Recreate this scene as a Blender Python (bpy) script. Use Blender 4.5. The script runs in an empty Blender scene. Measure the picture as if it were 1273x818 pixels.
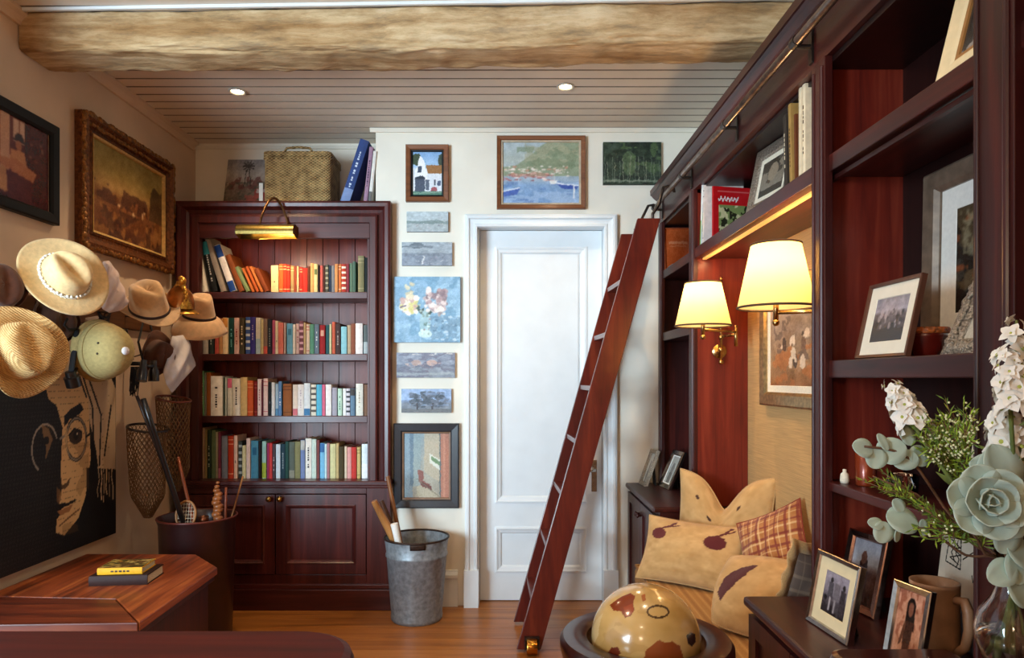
import bpy, bmesh, math, random
import numpy as np
from mathutils import Vector, Matrix, Quaternion, noise as mnoise
PI = math.pi
sc = bpy.context.scene
COL = sc.collection
F, CX, CY, HC = 850.0, 632.0, 470.0, 1.264      # focal length, vanishing point (image 1273x818), eye height

def at(px, py, D): return Vector(((px-CX)/F*D, D, HC-(py-CY)/F*D))
def atX(px, py, X): return at(px, py, X*F/(px-CX))
def atZ(px, py, Z): return at(px, py, (HC-Z)*F/(py-CY))
def lin(c):
    if isinstance(c, str):
        c = c.lstrip('#')
        if len(c) == 3: c = ''.join(k*2 for k in c)
        c = tuple(int(c[i:i+2], 16)/255 for i in (0, 2, 4))
    return tuple((v/12.92 if v <= .04045 else ((v+.055)/1.055)**2.4) for v in c)
def srgb(c):
    if isinstance(c, str):
        c = c.lstrip('#')
        if len(c) == 3: c = ''.join(k*2 for k in c)
        return np.array([int(c[i:i+2], 16)/255 for i in (0, 2, 4)])
    return np.array(c, float)

# ------------------------------------------------------------------ materials
MATS = {}
def newmat(name):
    m = bpy.data.materials.new(name); m.use_nodes = True
    nt = m.node_tree; b = nt.nodes['Principled BSDF']
    return m, nt, b
def node(nt, t, **kw):
    n = nt.nodes.new(t)
    for k, v in kw.items():
        if k.startswith('i_'): n.inputs[k[2:].replace('_', ' ')].default_value = v
        else: setattr(n, k, v)
    return n
def ramp(nt, stops):
    r = nt.nodes.new('ShaderNodeValToRGB')
    e = r.color_ramp.elements
    while len(e) > 1: e.remove(e[-1])
    e[0].position = stops[0][0]; e[0].color = (*lin(stops[0][1]), 1)
    for p, c in stops[1:]:
        k = e.new(p); k.color = (*lin(c), 1)
    return r
def plain(name, c, rough=.6, metal=0, var=.12, scale=30, bump=0, coat=0, sheen=0, spec=.5):
    """a procedural material: a base colour broken up by noise, optional bump"""
    if name in MATS: return MATS[name]
    m, nt, b = newmat(name)
    tc = node(nt, 'ShaderNodeTexCoord')
    n = node(nt, 'ShaderNodeTexNoise', i_Scale=scale, i_Detail=4.0)
    nt.links.new(tc.outputs['Object'], n.inputs['Vector'])
    s = srgb(c)
    r = ramp(nt, [(.25, tuple(np.clip(s*(1-var), 0, 1))), (.75, tuple(np.clip(s*(1+var*.7), 0, 1)))])
    nt.links.new(n.outputs['Fac'], r.inputs['Fac'])
    nt.links.new(r.outputs['Color'], b.inputs['Base Color'])
    b.inputs['Roughness'].default_value = rough; b.inputs['Metallic'].default_value = metal
    b.inputs['Specular IOR Level'].default_value = spec
    if coat: b.inputs['Coat Weight'].default_value = coat; b.inputs['Coat Roughness'].default_value = .15
    if sheen: b.inputs['Sheen Weight'].default_value = sheen
    if bump:
        bp = node(nt, 'ShaderNodeBump', i_Strength=bump, i_Distance=.01)
        nt.links.new(n.outputs['Fac'], bp.inputs['Height']); nt.links.new(bp.outputs['Normal'], b.inputs['Normal'])
    MATS[name] = m; return m
def wood(name, stops, axis='z', scale=1.0, rough=.40, coat=.14, bump=.08, spec=.4):
    if name in MATS: return MATS[name]
    m, nt, b = newmat(name)
    tc = node(nt, 'ShaderNodeTexCoord')
    mp = node(nt, 'ShaderNodeMapping')
    s = {'x': (1.6, 28, 28), 'y': (28, 1.6, 28), 'z': (28, 28, 1.6)}[axis]
    mp.inputs['Scale'].default_value = tuple(v*scale for v in s)
    nt.links.new(tc.outputs['Object'], mp.inputs['Vector'])
    n = node(nt, 'ShaderNodeTexNoise', i_Scale=1.0, i_Detail=6.0, i_Roughness=.6, i_Distortion=.6)
    nt.links.new(mp.outputs['Vector'], n.inputs['Vector'])
    n2 = node(nt, 'ShaderNodeTexNoise', i_Scale=2.2*scale, i_Detail=2.0)
    nt.links.new(tc.outputs['Object'], n2.inputs['Vector'])
    mx = node(nt, 'ShaderNodeMath', operation='MULTIPLY_ADD'); mx.inputs[1].default_value = .7
    sb = node(nt, 'ShaderNodeMath', operation='MULTIPLY'); sb.inputs[1].default_value = .3
    nt.links.new(n2.outputs['Fac'], sb.inputs[0])
    nt.links.new(n.outputs['Fac'], mx.inputs[0]); nt.links.new(sb.outputs[0], mx.inputs[2])
    r = ramp(nt, stops)
    nt.links.new(mx.outputs[0], r.inputs['Fac']); nt.links.new(r.outputs['Color'], b.inputs['Base Color'])
    b.inputs['Roughness'].default_value = rough
    b.inputs['Specular IOR Level'].default_value = spec
    b.inputs['Coat Weight'].default_value = coat; b.inputs['Coat Roughness'].default_value = .2
    bp = node(nt, 'ShaderNodeBump', i_Strength=bump, i_Distance=.004)
    nt.links.new(n.outputs['Fac'], bp.inputs['Height']); nt.links.new(bp.outputs['Normal'], b.inputs['Normal'])
    MATS[name] = m; return m
def vcol(name, rough=.6, bump=0, bscale=300, coat=0, spec=.4, sheen=0):
    """material that takes its colour from the painted colour attribute of the mesh"""
    if name in MATS: return MATS[name]
    m, nt, b = newmat(name)
    a = node(nt, 'ShaderNodeAttribute', attribute_name='paint')
    nt.links.new(a.outputs['Color'], b.inputs['Base Color'])
    b.inputs['Roughness'].default_value = rough; b.inputs['Specular IOR Level'].default_value = spec
    if coat: b.inputs['Coat Weight'].default_value = coat; b.inputs['Coat Roughness'].default_value = .12
    if sheen: b.inputs['Sheen Weight'].default_value = sheen
    if bump:
        tc = node(nt, 'ShaderNodeTexCoord')
        n = node(nt, 'ShaderNodeTexNoise', i_Scale=bscale, i_Detail=3.0)
        nt.links.new(tc.outputs['Object'], n.inputs['Vector'])
        bp = node(nt, 'ShaderNodeBump', i_Strength=bump, i_Distance=.004)
        nt.links.new(n.outputs['Fac'], bp.inputs['Height']); nt.links.new(bp.outputs['Normal'], b.inputs['Normal'])
    MATS[name] = m; return m
def woven(name, c1, c2, sx, sy, axes='xz', rough=.8, bump=.5):
    """basket or straw weave: two crossed waves"""
    if name in MATS: return MATS[name]
    m, nt, b = newmat(name)
    tc = node(nt, 'ShaderNodeTexCoord')
    sep = node(nt, 'ShaderNodeSeparateXYZ'); nt.links.new(tc.outputs['Object'], sep.inputs[0])
    def wave(out, s):
        mu = node(nt, 'ShaderNodeMath', operation='MULTIPLY'); mu.inputs[1].default_value = s
        nt.links.new(out, mu.inputs[0])
        si = node(nt, 'ShaderNodeMath', operation='SINE'); nt.links.new(mu.outputs[0], si.inputs[0]); return si
    if 'x' in axes and 'y' in axes:
        ad = node(nt, 'ShaderNodeMath', operation='ADD')
        nt.links.new(sep.outputs[0], ad.inputs[0]); nt.links.new(sep.outputs[1], ad.inputs[1]); A = ad.outputs[0]
    else: A = sep.outputs['XYZ'.index(axes[0].upper())]
    w1 = wave(A, sx); w2 = wave(sep.outputs['XYZ'.index(axes[-1].upper())], sy)
    mu = node(nt, 'ShaderNodeMath', operation='MULTIPLY')
    nt.links.new(w1.outputs[0], mu.inputs[0]); nt.links.new(w2.outputs[0], mu.inputs[1])
    n = node(nt, 'ShaderNodeTexNoise', i_Scale=25.0, i_Detail=5.0); nt.links.new(tc.outputs['Object'], n.inputs['Vector'])
    ma = node(nt, 'ShaderNodeMath', operation='MULTIPLY_ADD'); ma.inputs[1].default_value = .22
    nt.links.new(mu.outputs[0], ma.inputs[0]); nt.links.new(n.outputs['Fac'], ma.inputs[2])
    r = ramp(nt, [(.2, c1), (.75, c2)])
    nt.links.new(ma.outputs[0], r.inputs['Fac']); nt.links.new(r.outputs['Color'], b.inputs['Base Color'])
    b.inputs['Roughness'].default_value = rough
    bp = node(nt, 'ShaderNodeBump', i_Strength=bump, i_Distance=.006)
    nt.links.new(mu.outputs[0], bp.inputs['Height']); nt.links.new(bp.outputs['Normal'], b.inputs['Normal'])
    MATS[name] = m; return m
def glassmat(name, c=(1, 1, 1), rough=.02):
    m, nt, b = newmat(name)
    b.inputs['Base Color'].default_value = (*c, 1); b.inputs['Transmission Weight'].default_value = 1
    b.inputs['Roughness'].default_value = rough; b.inputs['IOR'].default_value = 1.45
    MATS[name] = m; return m
def emit(name, c, s):
    m, nt, b = newmat(name)
    b.inputs['Base Color'].default_value = (*lin(c), 1)
    b.inputs['Emission Color'].default_value = (*lin(c), 1); b.inputs['Emission Strength'].default_value = s
    MATS[name] = m; return m

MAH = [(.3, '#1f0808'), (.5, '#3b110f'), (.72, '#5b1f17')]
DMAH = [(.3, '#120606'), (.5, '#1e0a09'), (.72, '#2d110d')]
mahz = wood('mahogany upright grain', MAH, 'z')
mahx = wood('mahogany cross grain', MAH, 'x')
mahy = wood('mahogany depth grain', MAH, 'y')
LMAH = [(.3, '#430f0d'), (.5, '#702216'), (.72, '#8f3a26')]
backz = wood('shade darkened back board', DMAH, 'z', coat=.05)  # mahogany darkened so the shade inside the shelves is in the colour
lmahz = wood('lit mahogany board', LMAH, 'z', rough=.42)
BK = [(.3, '#2a0d0e'), (.5, '#461a19'), (.72, '#632a24')]
bkz = wood('bookcase wood upright', BK, 'z', rough=.34); bkx = wood('bookcase wood cross', BK, 'x', rough=.34)
deskw = wood('desk leather red wood', [(.3, '#2e0a06'), (.55, '#4a1009'), (.75, '#5c190c')], 'x', rough=.6, coat=.03, spec=.25)
tabw = wood('cherry tabletop', [(.34, '#3a140a'), (.5, '#8a3e1c'), (.66, '#b8652f')], 'y', rough=.45, coat=.1)
tabw2 = wood('cherry tabletop cross', [(.34, '#2e0f08'), (.5, '#6a2a14'), (.7, '#94491f')], 'x', rough=.45, coat=.1)
oak = wood('pale stick wood', [(.3, '#7a4a22'), (.6, '#b98048'), (.8, '#d3a063')], 'z')
dkst = plain('black lacquer', '#15100f', .3, coat=.4)
white = plain('white gloss paint', '#e6ecef', .4, var=.02, scale=8)
cream = plain('cream wall paint', '#ece5d6', .75, var=.03, scale=5)
tanwall = plain('warm plaster wall', '#dbc0a4', .85, var=.05, scale=4, bump=.05)
ceilm = plain('ceiling boards paint', '#e6d8c6', .6, var=.03, scale=6)
brass = plain('aged brass', '#a8854a', .28, 1, .2, 40)
gold = plain('gilt', '#b98a3c', .38, 1, .35, 60, .3)
dkgilt = plain('dark gilt', '#6b3d1c', .42, .55, .4, 70, .5)
silver = plain('polished silver', '#c9c6c2', .22, 1, .12, 60)
oldsilver = plain('embossed old silver', '#a79c8e', .35, 1, .5, 220, .8)
steel = plain('dark bronze metal', '#4a4340', .35, .9, .15, 60)
galv = plain('galvanised zinc', '#8b9196', .45, .35, .2, 45, .1)
black = plain('black painted wood', '#0d0c0c', .5, var=.2, spec=.25)
blackfab = plain('black webbing', '#121011', .8, var=.3, scale=200)
paper = plain('cream paper', '#e6dcc6', .85, var=.06, scale=120)
whitepaper = plain('white paper', '#efece4', .8, var=.03, scale=90)
pages = plain('page edges', '#cdbd9c', .9, var=.2, scale=300)
pic = vcol('painted canvas', .55, .35, 160)
photo = vcol('photograph print', .25, spec=.5)
fabpaint = vcol('printed linen', .9, .35, 500, sheen=.2)
linen = plain('beige linen', '#bd9560', .9, var=.12, scale=300, bump=.2, sheen=.2)

# ------------------------------------------------------------------ mesh builder
WL = {}
class MB:
    def __init__(s): s.v = []; s.f = []; s.m = []; s.c = None
    def add(s, vs, fs, mi=0, M=None):
        o = len(s.v)
        for p in vs:
            p = Vector(p)
            s.v.append(M @ p if M is not None else p)
        for f in fs: s.f.append(tuple(i+o for i in f)); s.m.append(mi)
        return s
    def box(s, x0, x1, y0, y1, z0, z1, mi=0, M=None):
        vs = [(x, y, z) for z in (z0, z1) for y in (y0, y1) for x in (x0, x1)]
        return s.add(vs, [(0, 2, 3, 1), (4, 5, 7, 6), (0, 1, 5, 4), (2, 6, 7, 3), (0, 4, 6, 2), (1, 3, 7, 5)], mi, M)
    def prism(s, pts, z0, z1, mi=0, M=None, mi_side=None):
        n = len(pts); A = sum(pts[i][0]*pts[(i+1) % n][1]-pts[(i+1) % n][0]*pts[i][1] for i in range(n))
        if A < 0: pts = pts[::-1]
        vs = [(p[0], p[1], z0) for p in pts]+[(p[0], p[1], z1) for p in pts]
        s.add(vs, [tuple(range(n))[::-1], tuple(range(n, 2*n))], mi, M)
        o = len(s.v)-2*n
        for i in range(n):
            j = (i+1) % n
            s.f.append((o+i, o+j, o+n+j, o+n+i)); s.m.append(mi if mi_side is None else mi_side)
        return s
    def lathe(s, prof, n=32, M=None, mi=0, cap=True, sx=1, sy=1):
        """prof: (radius, height) pairs around local z"""
        vs = []
        for r, z in prof:
            for k in range(n):
                a = 2*PI*k/n; vs.append((r*sx*math.cos(a), r*sy*math.sin(a), z))
        fs = []
        for i in range(len(prof)-1):
            for k in range(n):
                k2 = (k+1) % n
                fs.append((i*n+k, i*n+k2, (i+1)*n+k2, (i+1)*n+k))
        if cap:
            if prof[0][0] > 1e-5: fs.append(tuple(range(n))[::-1])
            if prof[-1][0] > 1e-5: fs.append(tuple(range((len(prof)-1)*n, len(prof)*n)))
        return s.add(vs, fs, mi, M)
    def tube(s, pts, r, n=8, mi=0, closed=False, flat=1.0):
        pts = [Vector(p) for p in pts]; N = len(pts)
        rs = r if isinstance(r, (list, tuple)) else [r]*N
        tan = []
        for i in range(N):
            if closed: d = pts[(i+1) % N]-pts[(i-1) % N]
            else: d = pts[min(i+1, N-1)]-pts[max(i-1, 0)]
            tan.append(d.normalized() if d.length > 1e-9 else Vector((0, 0, 1)))
        up = Vector((0, 0, 1)) if abs(tan[0].z) < .9 else Vector((1, 0, 0))
        nrm = (up-tan[0]*up.dot(tan[0])).normalized()
        vs = []
        for i in range(N):
            nrm = (nrm-tan[i]*nrm.dot(tan[i])).normalized()
            bi = tan[i].cross(nrm)
            for k in range(n):
                a = 2*PI*k/n
                vs.append(pts[i]+nrm*(math.cos(a)*rs[i])+bi*(math.sin(a)*rs[i]*flat))
        fs = []
        for i in range(N if closed else N-1):
            j = (i+1) % N
            for k in range(n):
                k2 = (k+1) % n
                fs.append((i*n+k, i*n+k2, j*n+k2, j*n+k))
        if not closed: fs.append(tuple(range(n))[::-1]); fs.append(tuple(range((N-1)*n, N*n)))
        return s.add(vs, fs, mi)
    def ball(s, c, r, n=12, mi=0, sc3=(1, 1, 1), M=None):
        prof = [(max(1e-4, math.sin(PI*i/n)), -math.cos(PI*i/n)) for i in range(n+1)]
        T = Matrix.Translation(Vector(c)) @ (M.to_4x4() if M is not None else Matrix.Identity(4)) @ Matrix.Diagonal((r*sc3[0], r*sc3[1], r*sc3[2], 1))
        return s.lathe(prof, n*2 if n > 6 else 8, T, mi, cap=False)
    def grid(s, fn, nu, nv, mi=0, wrap=False, flip=False, cfn=None):
        """fn(u,v) for u,v in 0..1; optional colour per vertex (sRGB)"""
        o = len(s.v); vs = []; cs = []
        for j in range(nv+1):
            for i in range(nu+(0 if wrap else 1)):
                u, v = i/nu, j/nv
                vs.append(fn(u, v))
                if cfn is not None: cs.append(cfn(u, v))
        w = nu if wrap else nu+1; fs = []
        for j in range(nv):
            for i in range(nu):
                i2 = (i+1) % w if wrap else i+1
                q = (j*w+i, j*w+i2, (j+1)*w+i2, (j+1)*w+i)
                fs.append(q[::-1] if flip else q)
        s.add(vs, fs, mi)
        if cfn is not None:
            if s.c is None: s.c = [(0, 0, 0)]*o
            while len(s.c) < o: s.c.append((.5, .5, .5))
            s.c += cs
        return s
    def rleaf(s, base, d, nrm, L, W, mi=0, bend=.15, n=10, cup=.12, egg=.0):
        """rounded leaf: oval outline, five points across, slightly cupped"""
        d = Vector(d).normalized(); nrm = Vector(nrm); nrm = (nrm-d*nrm.dot(d)).normalized(); sd = d.cross(nrm)
        vs = []
        for i in range(n+1):
            t = .5-.5*math.cos(PI*i/n); w = W*.5*math.sqrt(max(.0004, 1-(2*t-1)**2))*(1+egg*(1-2*t))
            c = Vector(base)+d*(L*t)-nrm*(bend*L*t*t)
            for k in (-1, -.5, 0, .5, 1): vs.append(c+sd*(w*k)+nrm*(cup*w*k*k))
        fs = []
        for i in range(n):
            a = i*5
            for k in range(4): fs.append((a+k, a+k+1, a+k+6, a+k+5))
        return s.add(vs, fs, mi)
    def leaf(s, base, d, nrm, L, W, mi=0, bend=.15, n=5, tip=.5):
        """one leaf blade with a curved midrib: base point, direction, facing normal"""
        d = Vector(d).normalized(); nrm = Vector(nrm); nrm = (nrm-d*nrm.dot(d)).normalized(); sd = d.cross(nrm)
        vs = []
        for i in range(n+1):
            t = i/n; w = W*.5*math.sin(PI*min(1, max(0, t))**(1.0 if tip == .5 else tip))
            c = Vector(base)+d*(L*t)-nrm*(bend*L*t*t)
            if i in (0, n): w = W*.04
            vs += [c-sd*w+nrm*(w*.25), c.copy(), c+sd*w+nrm*(w*.25)]
        fs = []
        for i in range(n):
            a = i*3; fs += [(a, a+1, a+4, a+3), (a+1, a+2, a+5, a+4)]
        return s.add(vs, fs, mi)
    def build(s, name, mats, parent=None, smooth=False, bevel=0, loc=None, solid=0, sub=0, world=True, auto=None):
        """one mesh object.  Vertices are in world space unless world=False (then in the parent's local space)"""
        if not isinstance(mats, (list, tuple)): mats = [mats]
        me = bpy.data.meshes.new(name)
        if parent is not None and world: org = WL.get(parent, Vector((0, 0, 0)))
        elif loc is not None: org = Vector(loc)
        elif world and parent is None:
            xs = [p.x for p in s.v]; ys = [p.y for p in s.v]; zs = [p.z for p in s.v]
            org = Vector(((min(xs)+max(xs))/2, (min(ys)+max(ys))/2, min(zs)))
        else: org = Vector((0, 0, 0))
        sub_o = org if (world or loc is not None) else Vector((0, 0, 0))
        if not world: sub_o = Vector((0, 0, 0))
        me.from_pydata([tuple(p-sub_o) for p in s.v], [], s.f)
        for m in mats: me.materials.append(m)
        if any(s.m): me.polygons.foreach_set('material_index', s.m)
        if smooth: me.polygons.foreach_set('use_smooth', [True]*len(me.polygons))
        if s.c is not None:
            cs = list(s.c)+[(.5, .5, .5)]*(len(s.v)-len(s.c))
            a = me.color_attributes.new('paint', 'FLOAT_COLOR', 'POINT')
            C = np.clip(np.array(cs, float), 0, 1)
            L = np.where(C <= .04045, C/12.92, ((C+.055)/1.055)**2.4)
            a.data.foreach_set('color', np.hstack([L, np.ones((len(L), 1))]).astype(np.float32).ravel())
        me.validate(); me.update()
        ob = bpy.data.objects.new(name, me); COL.objects.link(ob)
        if parent is not None: ob.parent = parent; WL[ob] = WL.get(parent, Vector((0, 0, 0)))
        else: ob.location = org; WL[ob] = org.copy()
        if solid:
            md = ob.modifiers.new('thickness', 'SOLIDIFY'); md.thickness = solid; md.offset = 0
        if bevel:
            md = ob.modifiers.new('bevel', 'BEVEL'); md.width = bevel; md.segments = 2; md.limit_method = 'ANGLE'; md.angle_limit = math.radians(40)
        if sub:
            md = ob.modifiers.new('smooth', 'SUBSURF'); md.levels = sub; md.render_levels = sub
        if auto: 
            bm = bmesh.new(); bm.from_mesh(me)
            for e in bm.edges:
                if len(e.link_faces) == 2 and e.calc_face_angle(0) > math.radians(auto): e.smooth = False
            bm.to_mesh(me); bm.free()
        return ob
def tag(o, label, cat, group=None):
    o['label'] = label; o['category'] = cat
    if group: o['group'] = group
    return o
def thing(name, label, cat, loc=(0, 0, 0), R=None, group=None):
    o = bpy.data.objects.new(name, None); o.empty_display_size = .05; COL.objects.link(o)
    o.location = loc
    if R is not None: o.rotation_mode = 'QUATERNION'; o.rotation_quaternion = R.to_quaternion()
    WL[o] = Vector(loc); tag(o, label, cat, group); return o
def struct(name, mb, mats, **kw):
    o = mb.build(name, mats, **kw); o['kind'] = 'structure'; return o
def basis(right, back, up): return Matrix((Vector(right), Vector(back), Vector(up))).transposed()
def lean(R, a):
    """tilt a standing panel backwards by angle a"""
    r, b, u = R.col[0], R.col[1], R.col[2]
    return basis(r, b*math.cos(a)-u*math.sin(a), u*math.cos(a)+b*math.sin(a))
def axis_frame(z, front):
    z = Vector(z).normalized(); y = Vector(front); y = (y-z*y.dot(z)).normalized(); x = y.cross(z)
    return basis(x, y, z)
R_BACK = basis((1, 0, 0), (0, 1, 0), (0, 0, 1))        # faces the camera
R_LEFT = basis((0, 1, 0), (-1, 0, 0), (0, 0, 1))       # on the left wall
R_RIGHT = basis((0, -1, 0), (1, 0, 0), (0, 0, 1))      # on the right wall

# ------------------------------------------------------------------ painter (a small raster painted into vertex colours)
def vnoise(h, w, cells, seed, oct=3, ax=1.0):
    rng = np.random.RandomState(seed); out = np.zeros((h, w)); amp = 1; tot = 0
    for o in range(oct):
        cy = max(1, int(cells*2**o)); cx = max(1, int(cells*2**o*ax))
        g = rng.rand(cy+2, cx+2)
        y = np.linspace(0, cy, h); x = np.linspace(0, cx, w)
        yi = y.astype(int); xi = x.astype(int); fy = (y-yi)[:, None]; fx = (x-xi)[None]
        fy = fy*fy*(3-2*fy); fx = fx*fx*(3-2*fx)
        v = (g[yi][:, xi]*(1-fy)*(1-fx)+g[yi+1][:, xi]*fy*(1-fx)+g[yi][:, xi+1]*(1-fy)*fx+g[yi+1][:, xi+1]*fy*fx)
        out += v*amp; tot += amp; amp *= .5
    return out/tot
class Paint:
    def __init__(s, w, h, c='#808080'):
        s.w, s.h = w, h; s.a = np.zeros((h, w, 3)); s.a[:] = srgb(c)
        s.U, s.V = np.meshgrid(np.linspace(0, 1, w), np.linspace(0, 1, h)); s.seed = 1
    def mix(s, mask, c, al=1.0):
        k = (mask.astype(float)*al)[..., None]; s.a = s.a*(1-k)+srgb(c)*k; return s
    def vgrad(s, stops):
        ys = [p for p, _ in stops]; cs = np.array([srgb(c) for _, c in stops])
        for k in range(3): s.a[..., k] = np.interp(s.V, ys, cs[:, k])
        return s
    def poly(s, pts, c, al=1.0):
        m = np.zeros((s.h, s.w), bool); n = len(pts)
        for i in range(n):
            x1, y1 = pts[i]; x2, y2 = pts[(i+1) % n]
            if y1 == y2: continue
            cond = ((y1 > s.V) != (y2 > s.V)) & (s.U < (x2-x1)*(s.V-y1)/(y2-y1)+x1)
            m ^= cond
        return s.mix(m, c, al)
    def rect(s, x0, y0, x1, y1, c, al=1.0): return s.mix((s.U >= x0) & (s.U <= x1) & (s.V >= y0) & (s.V <= y1), c, al)
    def ell(s, cx, cy, rx, ry, c, al=1.0, soft=0):
        d = ((s.U-cx)/rx)**2+((s.V-cy)/ry)**2
        return s.mix(d < 1 if not soft else np.clip((1+soft-d)/(2*soft), 0, 1), c, al)
    def ring(s, cx, cy, rx, ry, wd, c, al=1.0):
        d = np.sqrt(((s.U-cx)/rx)**2+((s.V-cy)/ry)**2); return s.mix(abs(d-1) < wd, c, al)
    def line(s, x0, y0, x1, y1, wd, c, al=1.0):
        asp = s.h/s.w
        dx, dy = x1-x0, (y1-y0)*asp; L = max(1e-9, dx*dx+dy*dy)
        t = np.clip(((s.U-x0)*dx+(s.V-y0)*asp*dy)/L, 0, 1)
        d = np.hypot(s.U-x0-t*dx, (s.V-y0)*asp-t*dy); return s.mix(d < wd, c, al)
    def pl(s, pts, wd, c, al=1.0):
        for a, b in zip(pts, pts[1:]): s.line(*a, *b, wd, c, al)
        return s
    def grain(s, amp=.12, cells=20, seed=3, ax=1.0):
        n = vnoise(s.h, s.w, cells, seed, 3, ax)-.5; s.a = np.clip(s.a+n[..., None]*amp*2, 0, 1); return s
    def blot(s, thr, c, cells=6, seed=5, al=.8, box=(0, 0, 1, 1), ax=1.0):
        n = vnoise(s.h, s.w, cells, seed, 3, ax)
        m = (n > thr) & (s.U >= box[0]) & (s.U <= box[2]) & (s.V >= box[1]) & (s.V <= box[3]); return s.mix(m, c, al)
    def dabs(s, n, box, cols, r=(.01, .03), seed=7, asp=1.0, al=.85):
        rng = random.Random(seed)
        for _ in range(n):
            k = rng.uniform(*r); s.ell(rng.uniform(box[0], box[2]), rng.uniform(box[1], box[3]), k, k*asp*rng.uniform(.6, 1.3), rng.choice(cols), al)
        return s
    def impasto(s, warp=2.2, speck=.05, blur=1, seed=3, up=1):
        """brushwork: resample finer, wobble the edges, soften, add flecks"""
        if up > 1:
            s.w *= up; s.h *= up; yi = (np.arange(s.h)/up).astype(int); xi = (np.arange(s.w)/up).astype(int)
            s.a = s.a[yi][:, xi]; s.U, s.V = np.meshgrid(np.linspace(0, 1, s.w), np.linspace(0, 1, s.h)); warp *= up
        h, w = s.h, s.w
        dx = ((vnoise(h, w, max(4, h//7), seed, 2)-.5)*4*warp).astype(int); dy = ((vnoise(h, w, max(4, h//7), seed+9, 2)-.5)*4*warp).astype(int)
        yy, xx = np.mgrid[0:h, 0:w]; s.a = s.a[np.clip(yy+dy, 0, h-1), np.clip(xx+dx, 0, w-1)]
        for _ in range(blur):
            p = np.pad(s.a, ((1, 1), (1, 1), (0, 0)), 'edge'); s.a = (p[1:-1, 1:-1]*2+p[:-2, 1:-1]+p[2:, 1:-1]+p[1:-1, :-2]+p[1:-1, 2:])/6
        s.a = np.clip(s.a+((np.random.RandomState(seed).rand(h, w)-.5)*speck*2+(vnoise(h, w, max(4, h//4), seed+5, 2)-.5)*speck*2.5)[..., None], 0, 1); return s
    def __call__(s, u, v):
        return tuple(s.a[min(s.h-1, int(round(v*(s.h-1)))), min(s.w-1, int(round(u*(s.w-1))))])
def sheet(mb, x0, x1, z0, z1, y, P, mi=0):
    """painted rectangle facing -y in local space"""
    return mb.grid(lambda u, v: Vector((x0+(x1-x0)*u, y, z1+(z0-z1)*v)), P.w-1, P.h-1, mi, cfn=P, flip=True)
def mitre(mb, w, h, prof, mi=0, M=None, open_bottom=False):
    """mitred frame in the local xz plane, x -w/2..w/2, z 0..h; prof: (inset, y) points from outer back to inner back"""
    cs = [(-1, 0), (-1, 1), (1, 1), (1, 0)]
    n = len(prof); vs = []
    for sx, tz in cs:
        for ins, y in prof:
            x = sx*(w/2-ins)
            z = (h-ins) if tz else (0 if open_bottom else ins)
            vs.append((x, y, z))
    fs = []
    for c in range(3 if open_bottom else 4):
        d = (c+1) % 4
        for i in range(n):
            j = (i+1) % n
            fs.append((c*n+i, c*n+j, d*n+j, d*n+i))
    if open_bottom: fs += [tuple(range(n)), tuple(range(3*n, 4*n))[::-1]]
    return mb.add(vs, fs, mi, M)
def framed(name, label, cat, w, h, fw, fd, fmat, P, loc, R, matw=0, matm=None, group=None, prof=None, glass=False, art=photo, stand=False, liner=None):
    """framed picture: origin bottom centre, front facing local -y"""
    P.impasto(1.0, .035, 1, up=2 if P.w < 100 else 1) if art is pic else P.impasto(.8, .03, 1, up=2 if P.w < 60 else 1)
    T = thing(name, label, cat, loc, R, group)
    if prof is None: prof = [(0, fd), (0, .15*fd), (fw*.12, 0), (fw*.8, fd*.12), (fw, fd*.4), (fw, fd)]
    mb = MB(); mitre(mb, w, h, prof); fr = mb.build('frame', fmat, T, world=False, smooth=False)
    yb = fd*.62
    MB().box(-w/2+fw*.5, w/2-fw*.5, yb+.001, fd*.98, fw*.5, h-fw*.5).build('backing', paper, T, world=False)
    if liner:
        lb = MB(); mitre(lb, w-2*fw*.9, h-2*fw*.9, [(0, yb), (0, yb*.5), (.01, yb*.6), (.012, yb)], M=Matrix.Translation((0, 0, fw*.9))); lb.build('inner_frame', liner, T, world=False)
    if matw:
        mb = MB(); mitre(mb, w-2*fw*.95, h-2*fw*.95, [(0, yb), (0, yb-.002), (matw, yb-.002), (matw+.002, yb)], M=Matrix.Translation((0, 0, fw*.95)))
        mb.build('mount', matm or whitepaper, T, world=False)
    i = fw*.9+matw
    sheet(MB(), -w/2+i, w/2-i, i, h-i, yb-.0005, P).build('picture', art, T, world=False)
    if stand:
        MB().add([(-.015, fd, h*.7), (.015, fd, h*.7), (.03, fd+h*.3, 0), (-.03, fd+h*.3, 0)], [(0, 1, 2, 3)]).build('easel_back', blackfab, T, world=False, solid=.003)
    return T
def canvas(name, label, w, h, P, loc, R=R_BACK, d=.022, group=None, edge=None, cat='painting'):
    """unframed stretched canvas, one root mesh"""
    P.impasto(1.1, .04, 1, up=2 if P.w < 100 else 1)
    mb = MB(); sheet(mb, -w/2, w/2, 0, h, 0, P, 0)
    mb.box(-w/2, w/2, .0006, d, 0, h, 1)
    o = mb.build(name, [pic, edge or paper], world=False)
    o.location = loc; o.rotation_mode = 'QUATERNION'; o.rotation_quaternion = R.to_quaternion()
    return tag(o, label, cat, group)
# ------------------------------------------------------------------ camera
cam = bpy.data.cameras.new('camera'); co = bpy.data.objects.new('camera', cam); COL.objects.link(co)
cam.sensor_width = 36; cam.lens = 36*F/1273
cam.shift_x = (636.5-CX)/1273; cam.shift_y = (CY-409)/1273
cam.clip_start = .02
co.location = (0, 0, HC); co.rotation_euler = (PI/2, 0, 0); sc.camera = co
sc.view_settings.view_transform = 'Standard'; sc.view_settings.look = 'None'
sc.view_settings.gamma = 1; sc.view_settings.use_curve_mapping = False
sc.view_settings.exposure = 0.15

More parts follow.
